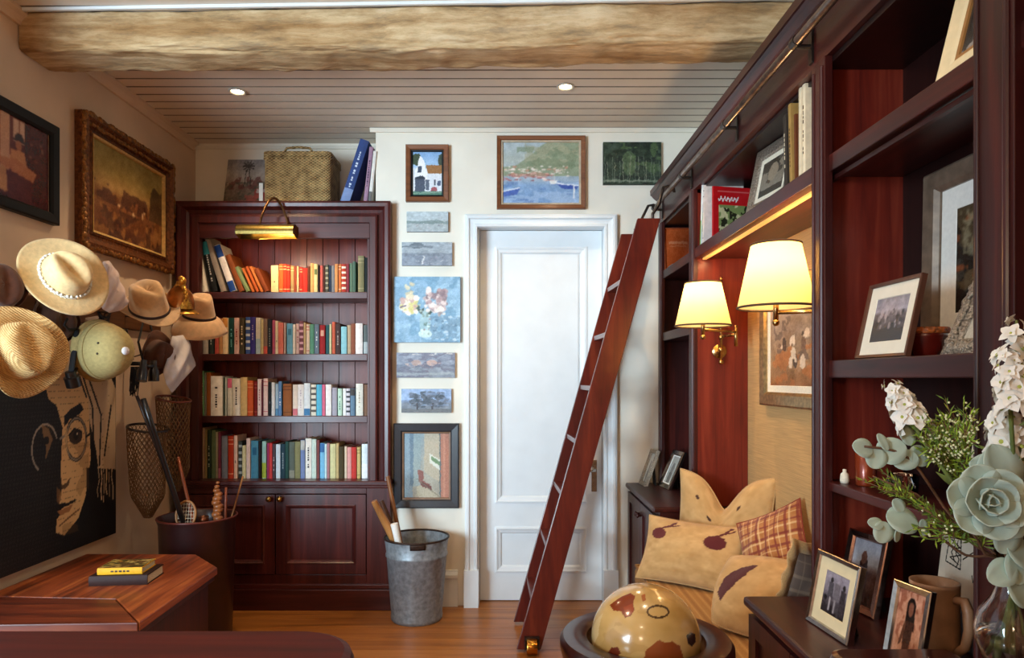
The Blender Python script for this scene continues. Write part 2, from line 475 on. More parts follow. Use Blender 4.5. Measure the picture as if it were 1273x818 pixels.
# ------------------------------------------------------------------ the room
XL, XR, YB, YA, YF, ZC = -1.858, 1.09, 3.80, 4.06, -2.2, 2.65
# floor: oak boards running across the room, real gaps between boards
floorm = wood('oiled oak floor', [(.25, '#6a3d16'), (.5, '#a2632a'), (.78, '#c2823e')], 'x', .8, rough=.36, coat=.15)
mb = MB(); y = YF
while y < YA+.1:
    mb.box(XL-.1, XR+.1, y, y+.136, -.03, 0); y += .138
mb.box(XL-.1, XR+.1, YF, YA+.1, -.06, -.03)
struct('floor', mb, floorm)
# ceiling: painted tongue and groove boards
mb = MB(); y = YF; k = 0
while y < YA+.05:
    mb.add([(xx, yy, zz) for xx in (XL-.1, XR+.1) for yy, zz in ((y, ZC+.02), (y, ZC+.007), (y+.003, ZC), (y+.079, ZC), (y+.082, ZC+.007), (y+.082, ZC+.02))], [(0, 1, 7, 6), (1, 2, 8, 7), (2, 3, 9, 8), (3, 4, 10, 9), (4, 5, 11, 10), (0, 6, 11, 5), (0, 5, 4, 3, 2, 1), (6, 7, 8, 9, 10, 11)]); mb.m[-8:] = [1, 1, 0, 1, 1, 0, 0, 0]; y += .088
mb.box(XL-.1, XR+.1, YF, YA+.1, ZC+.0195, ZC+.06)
struct('ceiling', mb, [ceilm, plain('shade painted board joint', '#8a7a6a', .9)])  # groove faces coloured darker, painting in the shade of the gaps
# left wall with the tall window that lights the room (behind the camera's left shoulder)
WY0, WY1, WZ0, WZ1 = -.65, 2.08, .35, 2.42
mb = MB()
mb.box(XL-.2, XL, YF-.2, WY0, 0, ZC).box(XL-.2, XL, WY1, YA+.1, 0, ZC).box(XL-.2, XL, WY0, WY1, 0, WZ0).box(XL-.2, XL, WY0, WY1, WZ1, ZC)
struct('wall_left', mb, tanwall)
mb = MB()
for a, b, c, d in ((WY0, WY0+.06, WZ0, WZ1), (WY1-.06, WY1, WZ0, WZ1), ((WY0+WY1)/2-.03, (WY0+WY1)/2+.03, WZ0, WZ1)):
    mb.box(XL-.13, XL-.07, a, b, c, d)
for z in (WZ0, WZ1-.06): mb.box(XL-.13, XL-.07, WY0, WY1, z, z+.06)
struct('window_1', mb, white)
# door wall with opening, alcove return, alcove back
DX0, DX1, DZ = -.175, .545, 2.115
mb = MB(); AX = -.737
mb.box(AX, DX0, YB, YA, 0, ZC).box(DX1, XR+.2, YB, YA, 0, ZC).box(DX0, DX1, YB, YA, DZ, ZC)
struct('wall_back', mb, cream)
struct('wall_alcove', MB().box(XL-.1, AX, YA, YA+.1, 0, ZC).box(DX0-.2, DX1+.2, YA, YA+.1, 0, ZC), cream)
struct('wall_right', MB().box(XR, XR+.2, YF-.2, YB, 0, ZC), cream)
struct('wall_behind', MB().box(XL-.2, XR+.2, YF-.2, YF, 0, ZC), tanwall)
grass = plain('grasscloth', '#c49a63', .9, var=.1, scale=40)
nt = grass.node_tree; n0 = [n for n in nt.nodes if n.type == 'TEX_NOISE'][0]
mp = node(nt, 'ShaderNodeMapping'); mp.inputs['Scale'].default_value = (1, .2, 9)
tcn = [n for n in nt.nodes if n.type == 'TEX_COORD'][0]
nt.links.new(tcn.outputs['Object'], mp.inputs['Vector']); nt.links.new(mp.outputs['Vector'], n0.inputs['Vector'])
struct('wall_nook', MB().box(1.076, XR-.001, 1.872, 3.085, .1, 2.11), grass)
# cornice mouldings where ceiling and walls meet
def coving(p, q, out, s=.045):
    p, q, out = Vector(p), Vector(q), Vector(out)
    prof = [(0, 0), (s, 0), (s, -.012), (s*.6, -.022), (.014, -s*.9), (.012, -s*1.2), (0, -s*1.2)]
    vs = [e+out*a+Vector((0, 0, b)) for e in (p, q) for a, b in prof]; n = len(prof)
    fs = [(i, (i+1) % n, n+(i+1) % n, n+i) for i in range(n)]+[tuple(range(n))[::-1], tuple(range(n, 2*n))]
    return MB().add(vs, fs)
struct('trim_1', coving((AX-.03, YB-.001, ZC-.001), (XR, YB-.001, ZC-.001), (0, -1, 0), .018), cream)
struct('trim_2', coving((XL, YA-.001, ZC-.001), (AX, YA-.001, ZC-.001), (0, -1, 0), .022), cream)
struct('trim_3', coving((XL+.001, YF, ZC-.001), (XL+.001, YA-.045, ZC-.001), (1, 0, 0), .04), tanwall)
# skirting
def skirting(x0, x1):
    mb = MB()
    pf = [(0, 0), (-.02, 0), (-.02, .15), (-.026, .16), (-.026, .175), (-.012, .19), (-.008, .2), (0, .2)]
    n = len(pf); vs = [(x, YB-.001+a, b) for x in (x0, x1) for a, b in pf]
    mb.add(vs, [(i, (i+1) % n, n+(i+1) % n, n+i) for i in range(n)]+[tuple(range(n))[::-1], tuple(range(n, 2*n))])
    return mb
struct('baseboard_left', skirting(-.64, -.28), white); struct('baseboard_right', skirting(.66, .83), white)
# door casing, lining and leaf
mb = MB()
prof = [(0, 0), (0, -.03), (.012, -.036), (.022, -.036), (.028, -.024), (.05, -.02), (.056, -.028), (.066, -.028), (.07, -.018), (.07, 0)]
W = .60-(-.24)+.0; M = Matrix.Translation(((.60-.24)/2, YB-.001, 0))
mitre(mb, W, 2.168, prof, M=M, open_bottom=True)
for xa in (-.245, .525): mb.box(xa, xa+.08, YB-.042, YB-.001, 0, .205)
struct('trim_4', mb, white)
mb = MB(); mb.box(DX0, DX0+.012, YB, YB+.14, 0, DZ).box(DX1-.012, DX1, YB, YB+.14, 0, DZ).box(DX0, DX1, YB, YB+.14, DZ-.012, DZ)
struct('trim_5', mb, white)
lx0, lx1, ly = DX0+.014, DX1-.014, 3.88
T = thing('door_1', 'white panelled door with one tall panel and one low panel behind the ladder', 'door', ((lx0+lx1)/2, ly, 0)); T['kind'] = 'structure'
st = .078; mb = MB()
w = lx1-lx0
P1 = (lx0+.085, lx1-.085, .555, 2.01); P2 = (lx0+.085, lx1-.085, .16, .42)
mb.box(lx0, P1[0], ly, ly+.04, .004, 2.1).box(P1[1], lx1, ly, ly+.04, .004, 2.1)
mb.box(P1[0], P1[1], ly, ly+.04, P1[3], 2.1).box(P1[0], P1[1], ly, ly+.04, P2[3], P1[2]).box(P1[0], P1[1], ly, ly+.04, .004, P2[2])
mb.build('door_leaf', white, T)
for q in (P1, P2):
    mb = MB(); mw, mh = q[1]-q[0], q[3]-q[2]
    mitre(mb, mw, mh, [(0, .02), (0, -.006), (.01, -.009), (.02, -.002), (.032, .002), (.04, .012), (.05, .012), (.05, .02)], M=Matrix.Translation(((q[0]+q[1])/2, ly, q[2])))
    mb.box(q[0]+.04, q[1]-.04, ly+.012, ly+.03, q[2]+.04, q[3]-.04)
    mb.build('panel', white, T)
mb = MB(); hx = .487
mb.box(hx-.016, hx+.016, ly-.005, ly-.0005, .62, .80); hp = mb.build('handle', silver, T, bevel=.003)
MB().tube([(hx, ly-.004, .745), (hx, ly-.045, .745), (hx-.02, ly-.05, .745), (hx-.095, ly-.05, .742)], .008).build('lever', silver, hp, smooth=True)
# ------------------------------------------------------------------ rough hewn ceiling beam
beamm = wood('weathered beam', [(.22, '#6a4526'), (.40, '#b08a5c'), (.56, '#d8bc92'), (.8, '#eadbc0')], 'x', .45, rough=.85, coat=0, bump=.9)
nt = beamm.node_tree; b = nt.nodes['Principled BSDF']; src = b.inputs['Base Color'].links[0].from_socket; tcn = [n for n in nt.nodes if n.type == 'TEX_COORD'][0]
mp2 = node(nt, 'ShaderNodeMapping'); mp2.inputs['Scale'].default_value = (5, 22, 22); nt.links.new(tcn.outputs['Object'], mp2.inputs['Vector'])
n2 = node(nt, 'ShaderNodeTexNoise', i_Scale=1.0, i_Detail=8.0, i_Roughness=.7); nt.links.new(mp2.outputs['Vector'], n2.inputs['Vector'])
r2 = ramp(nt, [(.34, '#5f4630'), (.46, '#c9b596'), (.6, '#ffffff')]); nt.links.new(n2.outputs['Fac'], r2.inputs['Fac'])
mx = node(nt, 'ShaderNodeMixRGB', blend_type='MULTIPLY'); mx.inputs[0].default_value = .6; nt.links.new(src, mx.inputs[1]); nt.links.new(r2.outputs['Color'], mx.inputs[2]); nt.links.new(mx.outputs[0], b.inputs['Base Color'])
bp2 = node(nt, 'ShaderNodeBump', i_Strength=.7, i_Distance=.012); nt.links.new(n2.outputs['Fac'], bp2.inputs['Height']); nt.links.new(b.inputs['Normal'].links[0].from_socket, bp2.inputs['Normal']); nt.links.new(bp2.outputs['Normal'], b.inputs['Normal'])
mb = MB(); nx, npf = 260, 64
def beam(u, v):
    x = XL+.004+(1.086-XL)*v
    yaw = -.028*(x-XL)
    hw, hh = .098, .086
    a = 2*PI*u; c, s_ = math.cos(a), math.sin(a)
    e = .26
    px = math.copysign(abs(c)**e, c)*hw; pz = math.copysign(abs(s_)**e, s_)*hh
    n1 = mnoise.noise(Vector((x*3.1, c*1.5, s_*1.5)))*.010+mnoise.noise(Vector((x*9, c*3, s_*3)))*.007+mnoise.noise(Vector((x*22, c*9, s_*9)))*.004
    if s_ > .7: n1 = 0
    r = 1+n1/.09
    return Vector((x, 2.69+yaw+px*r, min(ZC-.003, 2.588+pz*r+.006*math.sin(x*2.3))))
mb.grid(beam, npf, nx, wrap=True)
ob = mb.build('ceiling_beam', beamm, smooth=True); tag(ob, 'thick rough hewn timber beam running across under the boarded ceiling', 'beam')
mb = MB(); mb.box(XL, 1.085, 2.555, 2.566, ZC-.012, ZC-.0005, M=Matrix.Translation((XL, 2.56, 0)) @ Matrix.Rotation(-.028, 4, 'Z') @ Matrix.Translation((-XL, -2.56, 0)))
struct('trim_6', mb, white)
hk = at(352, 80, 2.72)
mb = MB(); mb.tube([hk+Vector((0, 0, .035)), hk, hk+Vector((0, -.004, -.012))], .003)
tag(mb.build('ceiling_hook', whitepaper, smooth=True), 'small pale hook screwed into the underside of the timber beam', 'hook')
# downlights
bulbm = emit('halogen bulb', '#ffe2b0', 30)
chrome = plain('lamp ring white metal', '#d9d2c6', .3, .3)
def downlight(x, y, label, pw=34, vis=True):
    T = thing('downlight', label, 'ceiling light', (x, y, ZC), group='recessed ceiling spotlights')
    MB().lathe([(.042, -.001), (.042, -.006), (.038, -.009), (.031, -.007), (.029, -.001)], 32, Matrix.Translation((x, y, ZC))).build('ring', chrome, T, smooth=True)
    MB().lathe([(.0001, -.0035), (.02, -.004), (.0285, -.002)], 24, Matrix.Translation((x, y, ZC)), cap=False).build('bulb', bulbm, T, smooth=True)
    l = bpy.data.lights.new('downlight_beam', 'SPOT'); l.energy = pw; l.color = (1, .72, .44); l.spot_size = math.radians(115); l.spot_blend = .9; l.shadow_soft_size = .03
    o = bpy.data.objects.new('downlight_beam', l); COL.objects.link(o); o.location = (x, y, ZC-.02); o.parent = None
downlight(-1.308, 3.30, 'lit recessed spotlight in the boarded ceiling near the left wall')
downlight(.271, 3.245, 'lit recessed spotlight in the boarded ceiling in front of the door')
def arealight(name, loc, aim, sx, sy, e, c):
    l = bpy.data.lights.new(name, 'AREA'); l.shape = 'RECTANGLE'; l.size = sx; l.size_y = sy; l.energy = e; l.color = c
    o = bpy.data.objects.new(name, l); COL.objects.link(o); o.location = loc
    d = (Vector(aim)-Vector(loc)).normalized(); o.rotation_mode = 'QUATERNION'; o.rotation_quaternion = d.to_track_quat('-Z', 'Z'); return o
# daylight through the window
arealight('window_daylight', (-3.3, -2.0, 1.45), (-.35, 3.2, 1.3), 2.2, 2.2, 650, (.64, .85, 1))
# unseen warm spots added overhead as general fill
for x, y, e in ((-1.05, 1.45, 34), (.27, 1.55, 26), (-.5, -.4, 45)):
    l = bpy.data.lights.new('fill_spotlight', 'SPOT'); l.energy = e; l.color = (1, .74, .48); l.spot_size = math.radians(125); l.spot_blend = .9; l.shadow_soft_size = .05
    o = bpy.data.objects.new('fill_spotlight', l); COL.objects.link(o); o.location = (x, y, ZC-.03)
# unseen warm point light added behind the camera to fill ceiling and beam
l = bpy.data.lights.new('warm_fill_glow', 'POINT'); l.energy = 32; l.color = (1, .74, .48); l.shadow_soft_size = .16
o = bpy.data.objects.new('warm_fill_glow', l); COL.objects.link(o); o.location = (-.75, -1.2, 1.75)
wd = bpy.data.worlds.new('world'); sc.world = wd; wd.use_nodes = True
bg = wd.node_tree.nodes['Background']; bg.inputs['Color'].default_value = (.7, .85, 1, 1); bg.inputs['Strength'].default_value = .75
# ------------------------------------------------------------------ tall bookcase in the alcove
BX0, BX1, BYF = -1.817, -.645, 3.735
T = thing('bookcase', 'tall dark mahogany bookcase filling the alcove with a two door cupboard below', 'bookcase', ((BX0+BX1)/2, BYF, 0))
ix0, ix1 = -1.742, -.781
# carcass sides, top, bottom
MB().box(-1.80, ix0, 3.79, 4.03, 0, 2.225).build('side_panel', bkz, T)
MB().box(ix1, -.748, 3.79, 4.03, 0, 2.225).build('side_panel', bkz, T)
MB().box(-1.80, -.748, 3.79, 4.03, 2.19, 2.226).build('top_board', bkx, T)
# tongue and groove back
mb = MB(); x = ix0; bw = .0945
while x < ix1-.001:
    x2 = min(x+bw-.012, ix1); mb.box(x, x2, 4.018, 4.032, .06, 2.2); x += bw
mb.box(-1.78, -.76, 4.026, 4.04, .06, 2.2)
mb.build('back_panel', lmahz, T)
SH = [1.742, 1.398, 1.054]
for z in SH: MB().box(ix0+.001, ix1-.001, 3.792, 4.017, z-.038, z).build('shelf', bkx, T, bevel=.003)
# upper face frame moulding
mb = MB()
prof = [(0, .06), (0, 0), (.012, -.006), (.03, -.004), (.036, .008), (.045, .024), (.06, .03), (.07, .028), (.074, .014), (.084, .010), (.115, .010), (.119, .016), (.119, .06)]
mitre(mb, BX1-BX0, 2.232-.70, prof, M=Matrix.Translation(((BX0+BX1)/2, BYF, .70)), open_bottom=True)
mb.build('face_moulding', [bkz], T, bevel=0)
MB().box(-1.70, -.76, BYF+.022, BYF+.055, 2.035, 2.115).build('top_rail', bkx, T)
# deck and lower cupboard
mb = MB(); mb.box(BX0, BX1+.006, 3.715, 4.017, .678, .704); mb.box(BX0+.004, BX1, 3.722, 4.01, .664, .678)
mb.build('deck', bkx, T, bevel=.006)
mb = MB(); mb.box(BX0, -1.765, 3.735, 4.0, .1, .664); mb.box(-.775, BX1, 3.735, 4.0, .1, .664)
mb.box(-1.765, -.775, 3.735, 3.76, .632, .664).box(-1.765, -.775, 3.735, 3.76, .12, .19).box(-1.765, -.775, 3.76, 4.0, .1, .13)
mb.build('cupboard_frame', bkz, T, bevel=.002)
mb = MB(); mb.box(BX0-.004, BX1+.014, 3.712, 4.0, 0, .115); mb.box(BX0, BX1+.006, 3.722, 4.0, .115, .14)
mb.build('plinth', bkx, T, bevel=.004)
for (x0, x1, kx) in ((-1.762, -1.274, -1.30), (-1.268, -.778, -1.242)):
    d = MB(); z0, z1, s_ = .195, .628, .055; y0, y1 = 3.728, 3.75
    d.box(x0, x0+s_, y0, y1, z0, z1).box(x1-s_, x1, y0, y1, z0, z1).box(x0+s_, x1-s_, y0, y1, z1-s_, z1).box(x0+s_, x1-s_, y0, y1, z0, z0+s_)
    d.box(x0+s_, x1-s_, y0+.012, y1, z0+s_, z1-s_)
    do = d.build('door', bkz, T)
    mm = MB(); mitre(mm, x1-x0-2*s_, z1-z0-2*s_, [(0, .012), (0, -.004), (.006, -.007), (.012, 0), (.02, .006), (.022, .012)], M=Matrix.Translation(((x0+x1)/2, y0, z0+s_))); mm.build('panel_moulding', bkz, do)
    MB().lathe([(.006, 0), (.006, .012), (.014, .018), (.016, .024), (.012, .03), (.0001, .032)], 20, Matrix.Translation((kx, y0, .607)) @ Matrix.Rotation(PI/2, 4, 'X')).build('knob', brass, do, smooth=True)
# ------------------------------------------------------------------ books
NAMEHEX = {}
def bookmat(c, r=.65):
    k = 'book cloth '+c
    return plain(k, c, r, var=.08, scale=45, spec=.25)
def book_shape(W, H, D, seed, style):
    """book standing on its lower edge: spine at local y=0 facing -y, x centred; mats 0 cover 1 band/title 2 second colour"""
    rng = random.Random(seed); mb = MB(); t = min(.003, W*.16)
    nn = 6; r = W*.10
    sp = [(-W/2+(W*i/nn), -r*math.sin(PI*i/nn)) for i in range(nn+1)]
    cov = sp+[(W/2, D), (W/2-t, D), (W/2-t, t), (-W/2+t, t), (-W/2+t, D), (-W/2, D)]
    mb.prism(cov[::-1], 0, H)
    def band(z0, z1, mi, wf=1.0):
        e = .0006
        vs = []
        for z in (z0, z1):
            for i in range(nn+1):
                vs.append(((-W/2+W*i/nn)*wf*.998, -r*math.sin(PI*i/nn)-e, z))
        k = nn+1
        mb.add(vs, [(i, i+1, k+i+1, k+i) for i in range(nn)], mi)
    if 'half' in style: band(.003, H*.42, 2)
    if 'top' in style: band(H*.74, H-.002, 2)
    if 'foot' in style: band(.002, H*.22, 2)
    if 'bands' in style:
        for q in (.12, .3, .48, .66, .84): band(H*q, H*(q+.07), 1)
    if 'lines' in style:
        for q in (.1, .8, .9): band(H*q, H*q+.004, 1)
    if 'label' in style: band(H*.62, H*.82, 1, .8)
    if 'dot' in style: band(H*.36, H*.42, 1, .35)
    if 'title' in style:
        z = H*rng.uniform(.2, .3); zt = H*rng.uniform(.68, .82)
        while z < zt:
            k = rng.uniform(.006, .012)
            if rng.random() < .85: band(z, z+k, 1, rng.uniform(.35, .6))
            z += k+.004
    return mb, t
def make_book(W, H, D, cover, style='', c1='#d8c48c', c2='#ffffff', seed=0, loc=(0, 0, 0), rot=0.0, rotz=0.0, flat=False, name='book'):
    mb, t = book_shape(W, H, D, seed, style)
    if flat: R = Matrix.Rotation(rotz, 3, 'Z') @ basis((0, 0, 1), (0, 1, 0), (-1, 0, 0))
    else: R = Matrix.Rotation(rotz, 3, 'Z') @ Matrix.Rotation(rot, 3, 'Y')
    o = mb.build(name, [bookmat(cover), bookmat(c1, .5), bookmat(c2)], world=False)
    o.location = loc; o.rotation_mode = 'QUATERNION'; o.rotation_quaternion = R.to_quaternion()
    MB().box(-W/2+t+.0003, W/2-t-.0003, t+.0005, D-.004, .003, H-.004).build('page_block', pages, o, world=False)
    return o
used_labels = set()
def uniq(lab, alts):
    for a in [lab]+alts:
        if a not in used_labels and len(a.split()) <= 16: used_labels.add(a); return a
    raise RuntimeError('label '+lab)
SD = 3.815
# left px, right px, top px, colour, words, style, second colours
S1 = [(337, 346, 330, '#ead9a4', 'cream', 'dot', '#4a4a40'), (346.5, 351.5, 328, '#c9622a', 'orange', 'lines'), (352, 356, 328, '#c8371d', 'scarlet', 'lines'), (356.5, 360.5, 329, '#b8301c', 'deep red', 'lines'),
 (361, 365, 330, '#a58b5c', 'khaki', 'lines'), (365.3, 368.5, 331, '#8a3d28', 'chestnut', ''), (369, 371.5, 331, '#d9b48a', 'thin beige', ''), (372, 375.5, 332, '#b52a22', 'slim red', 'lines'), (376, 382, 333, '#cc2d22', 'bright red', ''),
 (382.3, 385, 331, '#5d2a18', 'thin brown', ''), (385.3, 389.5, 327, '#cf9b62', 'tan', ''), (390, 394.5, 328, '#c9c48e', 'pale olive', 'label', '#5a6a42'), (395, 397, 330, '#171212', 'thin black', ''), (397.5, 401, 330, '#b0524e', 'dusty pink', ''),
 (401.5, 404, 330, '#3a1a16', 'dark brown', ''), (404.5, 408.3, 329, '#474a44', 'charcoal striped', 'bands', '#9a9a86'), (408.8, 411.5, 330, '#24364f', 'navy', ''), (412, 416, 330, '#6d7580', 'slate grey', ''), (416.3, 420, 328, '#c58a55', 'caramel', ''),
 (420.3, 424, 328, '#c06a38', 'burnt orange', 'lines', '#eac9a0'), (424.5, 430, 328, '#a5372b', 'red and white striped', 'bands', '#efe2cf'), (430.5, 434, 328, '#7c2a3a', 'maroon', ''), (434.3, 438, 327, '#5f7a66', 'sage green', ''), (438.3, 442, 325, '#48675a', 'bottle green', ''),
 (445, 452.5, 318, '#7d7a58', 'tall mottled olive', 'lines', '#a8a27c'), (453, 456.6, 320, '#16201f', 'tall black', '')]
S2 = [(252, 258.5, 397, '#b3aaa2', 'pale grey', ''), (259.5, 265.5, 396, '#27302e', 'blackish green', 'title', '#b8bdb4'), (266.5, 271.5, 395, '#b8524a', 'brick pink', ''), (272, 276.5, 396, '#b9885a', 'tan', ''), (277, 283, 395, '#e6d2b0', 'cream and orange', 'top', '#c9843c', '#cf8f4a'),
 (284, 290.3, 395, '#10403f', 'dark teal', 'title', '#6fb4b4'), (291, 297, 395, '#e3c3c4', 'pale pink', 'title', '#a03c50'), (298, 303.5, 395, '#4f4a3c', 'mossy brown', 'title', '#f1ecd2'), (305, 310.5, 394, '#3f63b5', 'royal blue', 'bands', '#d9e6f6'), (311, 317, 394, '#3d3a9a', 'indigo', 'title', '#b9b0dc'),
 (318, 323.5, 395, '#dfe6ea', 'white and pale blue', 'half', '#fff', '#a9cde6'), (324, 327, 397, '#d6cfa9', 'slim cream', ''), (327.3, 332.3, 396, '#8d7a72', 'taupe and coral', 'foot', '#fff', '#d0605a'), (333, 337.5, 397, '#2b3548', 'inky navy', 'title', '#8fa0a8'), (338, 341.6, 398, '#bb5f86', 'mauve pink', ''),
 (342, 345.5, 399, '#e4dcc2', 'ivory', 'dot', '#343434'), (346, 352, 401, '#e07f72', 'salmon', ''), (352.5, 355, 401, '#c0aaa2', 'thin blush', ''), (356.5, 363.5, 402, '#6fb1cf', 'sky blue', 'label', '#3f7f9c'), (364, 367.3, 403, '#e9e2d4', 'slim ivory', ''), (367.8, 371.5, 402, '#d7b9b2', 'rosy white', 'title', '#a0504c'),
 (372, 377, 399, '#7c4850', 'plum patterned', 'bands', '#dcaab4'), (377.5, 380, 401, '#c8ad7c', 'thin gold', ''), (380.3, 384.5, 403, '#e7cdb4', 'cream and red', 'lines', '#c03c32'), (385, 390.3, 403, '#5f9a80', 'sea green', ''), (391, 396.5, 403, '#6d8090', 'steel blue', 'title', '#e3ebee'), (397, 403.8, 404, '#a3262a', 'crimson', 'label', '#e8b39a'),
 (405, 409, 404, '#2a5d62', 'deep teal', ''), (409.5, 412, 403, '#dbdcae', 'thin lemon', ''), (412.5, 416.3, 400, '#d6694e', 'orange red', ''), (417, 422.8, 402, '#4a3736', 'umber', 'title', '#aaa09a'), (424, 431, 406, '#8cc9d6', 'pale turquoise', ''), (431.5, 436, 404, '#b9a487', 'fawn', ''), (436.3, 441.3, 402, '#8a513c', 'russet', ''), (442, 450.8, 402, '#efe9e6', 'wide white', ''), (451.6, 456.6, 404, '#5b6668', 'black and grey', 'half', '#fff', '#aab7ba')]
S3 = [(242.2, 248.6, 465, '#c6b872', 'yellow navy and red banded', 'top', '#1f2c50', '#bd2c24'), (249.8, 253.3, 461, '#5c8a60', 'grass green', 'title', '#d3dcc9'), (253.6, 256, 463, '#77766a', 'thin grey', ''), (256.6, 261.5, 463, '#8f501f', 'toffee brown', ''), (262, 276.5, 467.5, '#f1efe9', 'very thick white', 'title', '#3a3a40'), (277.2, 279, 469, '#1f3a30', 'thin dark green', ''), (279.3, 281.8, 469, '#b9c4bb', 'thin pale green', ''),
 (283, 288.5, 470, '#d9dcd2', 'white and pink', 'top', '#e06c94', '#e06c94'), (288.8, 298, 470.5, '#e8e4d6', 'black and white patterned', 'title', '#26262a'), (298.8, 307, 469, '#d9bd82', 'sand', ''), (307.6, 314.6, 473, '#cf5c2c', 'bright orange', 'lines', '#e6a06c'), (315.4, 319.3, 474, '#7a1c1c', 'wine red', 'lines', '#b8584c'), (320, 324.6, 471, '#ecdcdc', 'blush white', 'title', '#a97a84'), (325, 326.5, 472, '#6b2c3c', 'very thin maroon', ''), (327, 332.6, 470.5, '#ead3d0', 'rose and white', 'lines', '#c86a78'),
 (333.5, 337, 475, '#1c2228', 'black', 'dot', '#7c8890'), (337.6, 341.5, 475.5, '#e4e9ec', 'white', ''), (342, 345.6, 477, '#a9c8de', 'powder blue', 'foot', '#fff', '#5d96c4'), (346, 350, 474, '#5e8cc0', 'cornflower blue', 'title', '#dfe9f0'), (352, 362.3, 477, '#9a5f34', 'wide brown', 'lines', '#6b3a1c'), (363.6, 369.5, 478, '#efe4d6', 'cream and pink footed', 'foot', '#fff', '#e0808c'), (370, 377.5, 478, '#f1f0ee', 'plain white', 'title', '#c9c2cf'),
 (378, 385.5, 476.5, '#e3eef4', 'ice white and blue footed', 'foot', '#fff', '#4a86b8'), (386.4, 392.6, 478, '#e7e4d4', 'cream with dark spots', 'bands', '#5a5550'), (393.3, 400, 478, '#58b7d8', 'bright turquoise', ''), (400.5, 404, 478, '#dc6f8e', 'candy pink', ''), (404.5, 411.5, 478, '#f4f1ee', 'clean white', ''), (412.8, 418.6, 482, '#a8a6b4', 'lilac grey', ''), (420, 425, 483, '#bfe0cd', 'mint', 'title', '#5f8c7c'), (426, 429.8, 483, '#eef2f0', 'slim white', ''), (430.2, 435, 483, '#d7d4dc', 'white with black blocks', 'bands', '#34343c'), (435.6, 441.2, 483, '#66839a', 'denim blue', 'top', '#fff', '#4a4644'), (442.2, 451, 477, '#e6e4d6', 'wide ivory', 'title', '#b4a894'), (452.4, 457, 478, '#7c5c48', 'brown', '')]
S4 = [(246, 250, 535, '#96706a', 'dusty maroon', ''), (250.6, 253.8, 532, '#c9a584', 'tall tan', ''), (254.6, 257.2, 534, '#b39a62', 'thin mustard', ''), (257.8, 261.8, 534.5, '#2c4030', 'forest green', 'title', '#c3c8b0'), (262.3, 267.6, 535, '#667a58', 'moss green', ''), (268, 270.6, 537, '#a3a084', 'thin khaki', ''), (271.2, 274.3, 537, '#74324c', 'purple', 'foot', '#fff', '#b06a80'), (275, 282.3, 542, '#7d88a0', 'wide grey blue', ''), (283.3, 290.2, 542, '#bf3f26', 'vermilion', 'lines', '#e8b08c'),
 (290.8, 295, 541.5, '#e3c3b2', 'peach and white', 'dot', '#3a2c2c'), (296, 300.3, 549, '#39413f', 'black and grey banded', 'bands', '#a3aeae'), (301, 305.3, 554, '#d9d3a4', 'short cream', ''), (306.3, 310.8, 545, '#e9d6d2', 'pinkish white', ''), (311.6, 320.6, 548, '#4c97c0', 'wide blue', 'label', '#1f6c9c'), (321.2, 324, 549, '#241f24', 'slim black', ''), (325.8, 330.8, 548.5, '#9fd6d4', 'aqua and lime', 'half', '#fff', '#a9c44c'), (331.6, 334, 551, '#a8386a', 'thin magenta', ''), (334.4, 338.2, 551, '#cf4040', 'coral red', ''), (338.8, 342, 552, '#4c3c44', 'dark patterned', 'title', '#b8a0a8'), (342.6, 348, 552.5, '#d6e6f2', 'icy blue', ''),
 (348.8, 354.3, 552, '#1d3a48', 'midnight blue', 'title', '#8c9ca4'), (354.7, 358.6, 549, '#234a44', 'spruce green', ''), (359, 365.8, 549.5, '#59645c', 'grey green', 'foot', '#fff', '#8f9082'), (366.3, 373, 549, '#83825a', 'olive', ''), (373.6, 378.8, 547, '#7386b4', 'periwinkle', 'top', '#fff', '#b9bcb8'), (379.3, 386.8, 545, '#ebe8e0', 'white with black lettering', 'title', '#2a2a2e'), (387.3, 393, 546, '#c9ddd2', 'pale mint', ''), (393.6, 397, 547, '#7c4644', 'rust brown', ''), (397.5, 403, 551, '#78bbe0', 'light blue', 'top', '#fff', '#3c6fa8'), (403.4, 406, 552, '#bfe0e4', 'thin pale aqua', ''),
 (406.4, 409.5, 551, '#ad7c80', 'old rose', ''), (410, 417, 552, '#cfcb98', 'buff', ''), (417.6, 421, 551, '#c0a874', 'thin straw', ''), (421.4, 427.6, 555, '#453a20', 'dark olive', ''), (428, 431, 555, '#dcc6ac', 'thin cream', ''), (431.6, 436.6, 556, '#dc9a94', 'pale salmon', ''), (437, 443, 556, '#c0352e', 'strong red', ''), (443.5, 447.6, 556, '#c8ae70', 'golden', 'lines', '#8a7a3c'), (449.6, 456.8, 552, '#dfeaee', 'white and aqua', 'half', '#fff', '#eef0f0')]
bi = 0
def shelf_books(L, zb, shelfname, D=SD, grp=None):
    global bi
    n = len(L)
    for i, b in enumerate(L):
        x0, x1, yt, c, wds, sty = b[:6]
        c1 = b[6] if len(b) > 6 else '#e0c890'; c2 = b[7] if len(b) > 7 else '#ffffff'
        W = (x1-x0)/F*D-.0006; H = HC-(yt-CY)/F*D-zb
        H = min(H, .285)
        x = ((x0+x1)/2-CX)/F*D
        o = make_book(W, H, .135+(bi*7 % 5)*.008, c, sty, c1, c2, bi, (x, D+(bi*5 % 3)*.003, zb))
        base = wds+' book on the '+shelfname
        nb = L[i-1][4] if i else None; nr = L[i+1][4] if i < n-1 else None
        lab = uniq(base, [base+' beside the '+(nb or nr)+' one', base+' just left of the '+(nr or nb)+' one'])
        tag(o, lab, 'book', grp); bi += 1
shelf_books(S1, SH[0], 'top shelf of the alcove bookcase', grp='upright books on the top bookcase shelf')
shelf_books(S2, SH[1], 'second shelf of the alcove bookcase', grp='books on the second bookcase shelf')
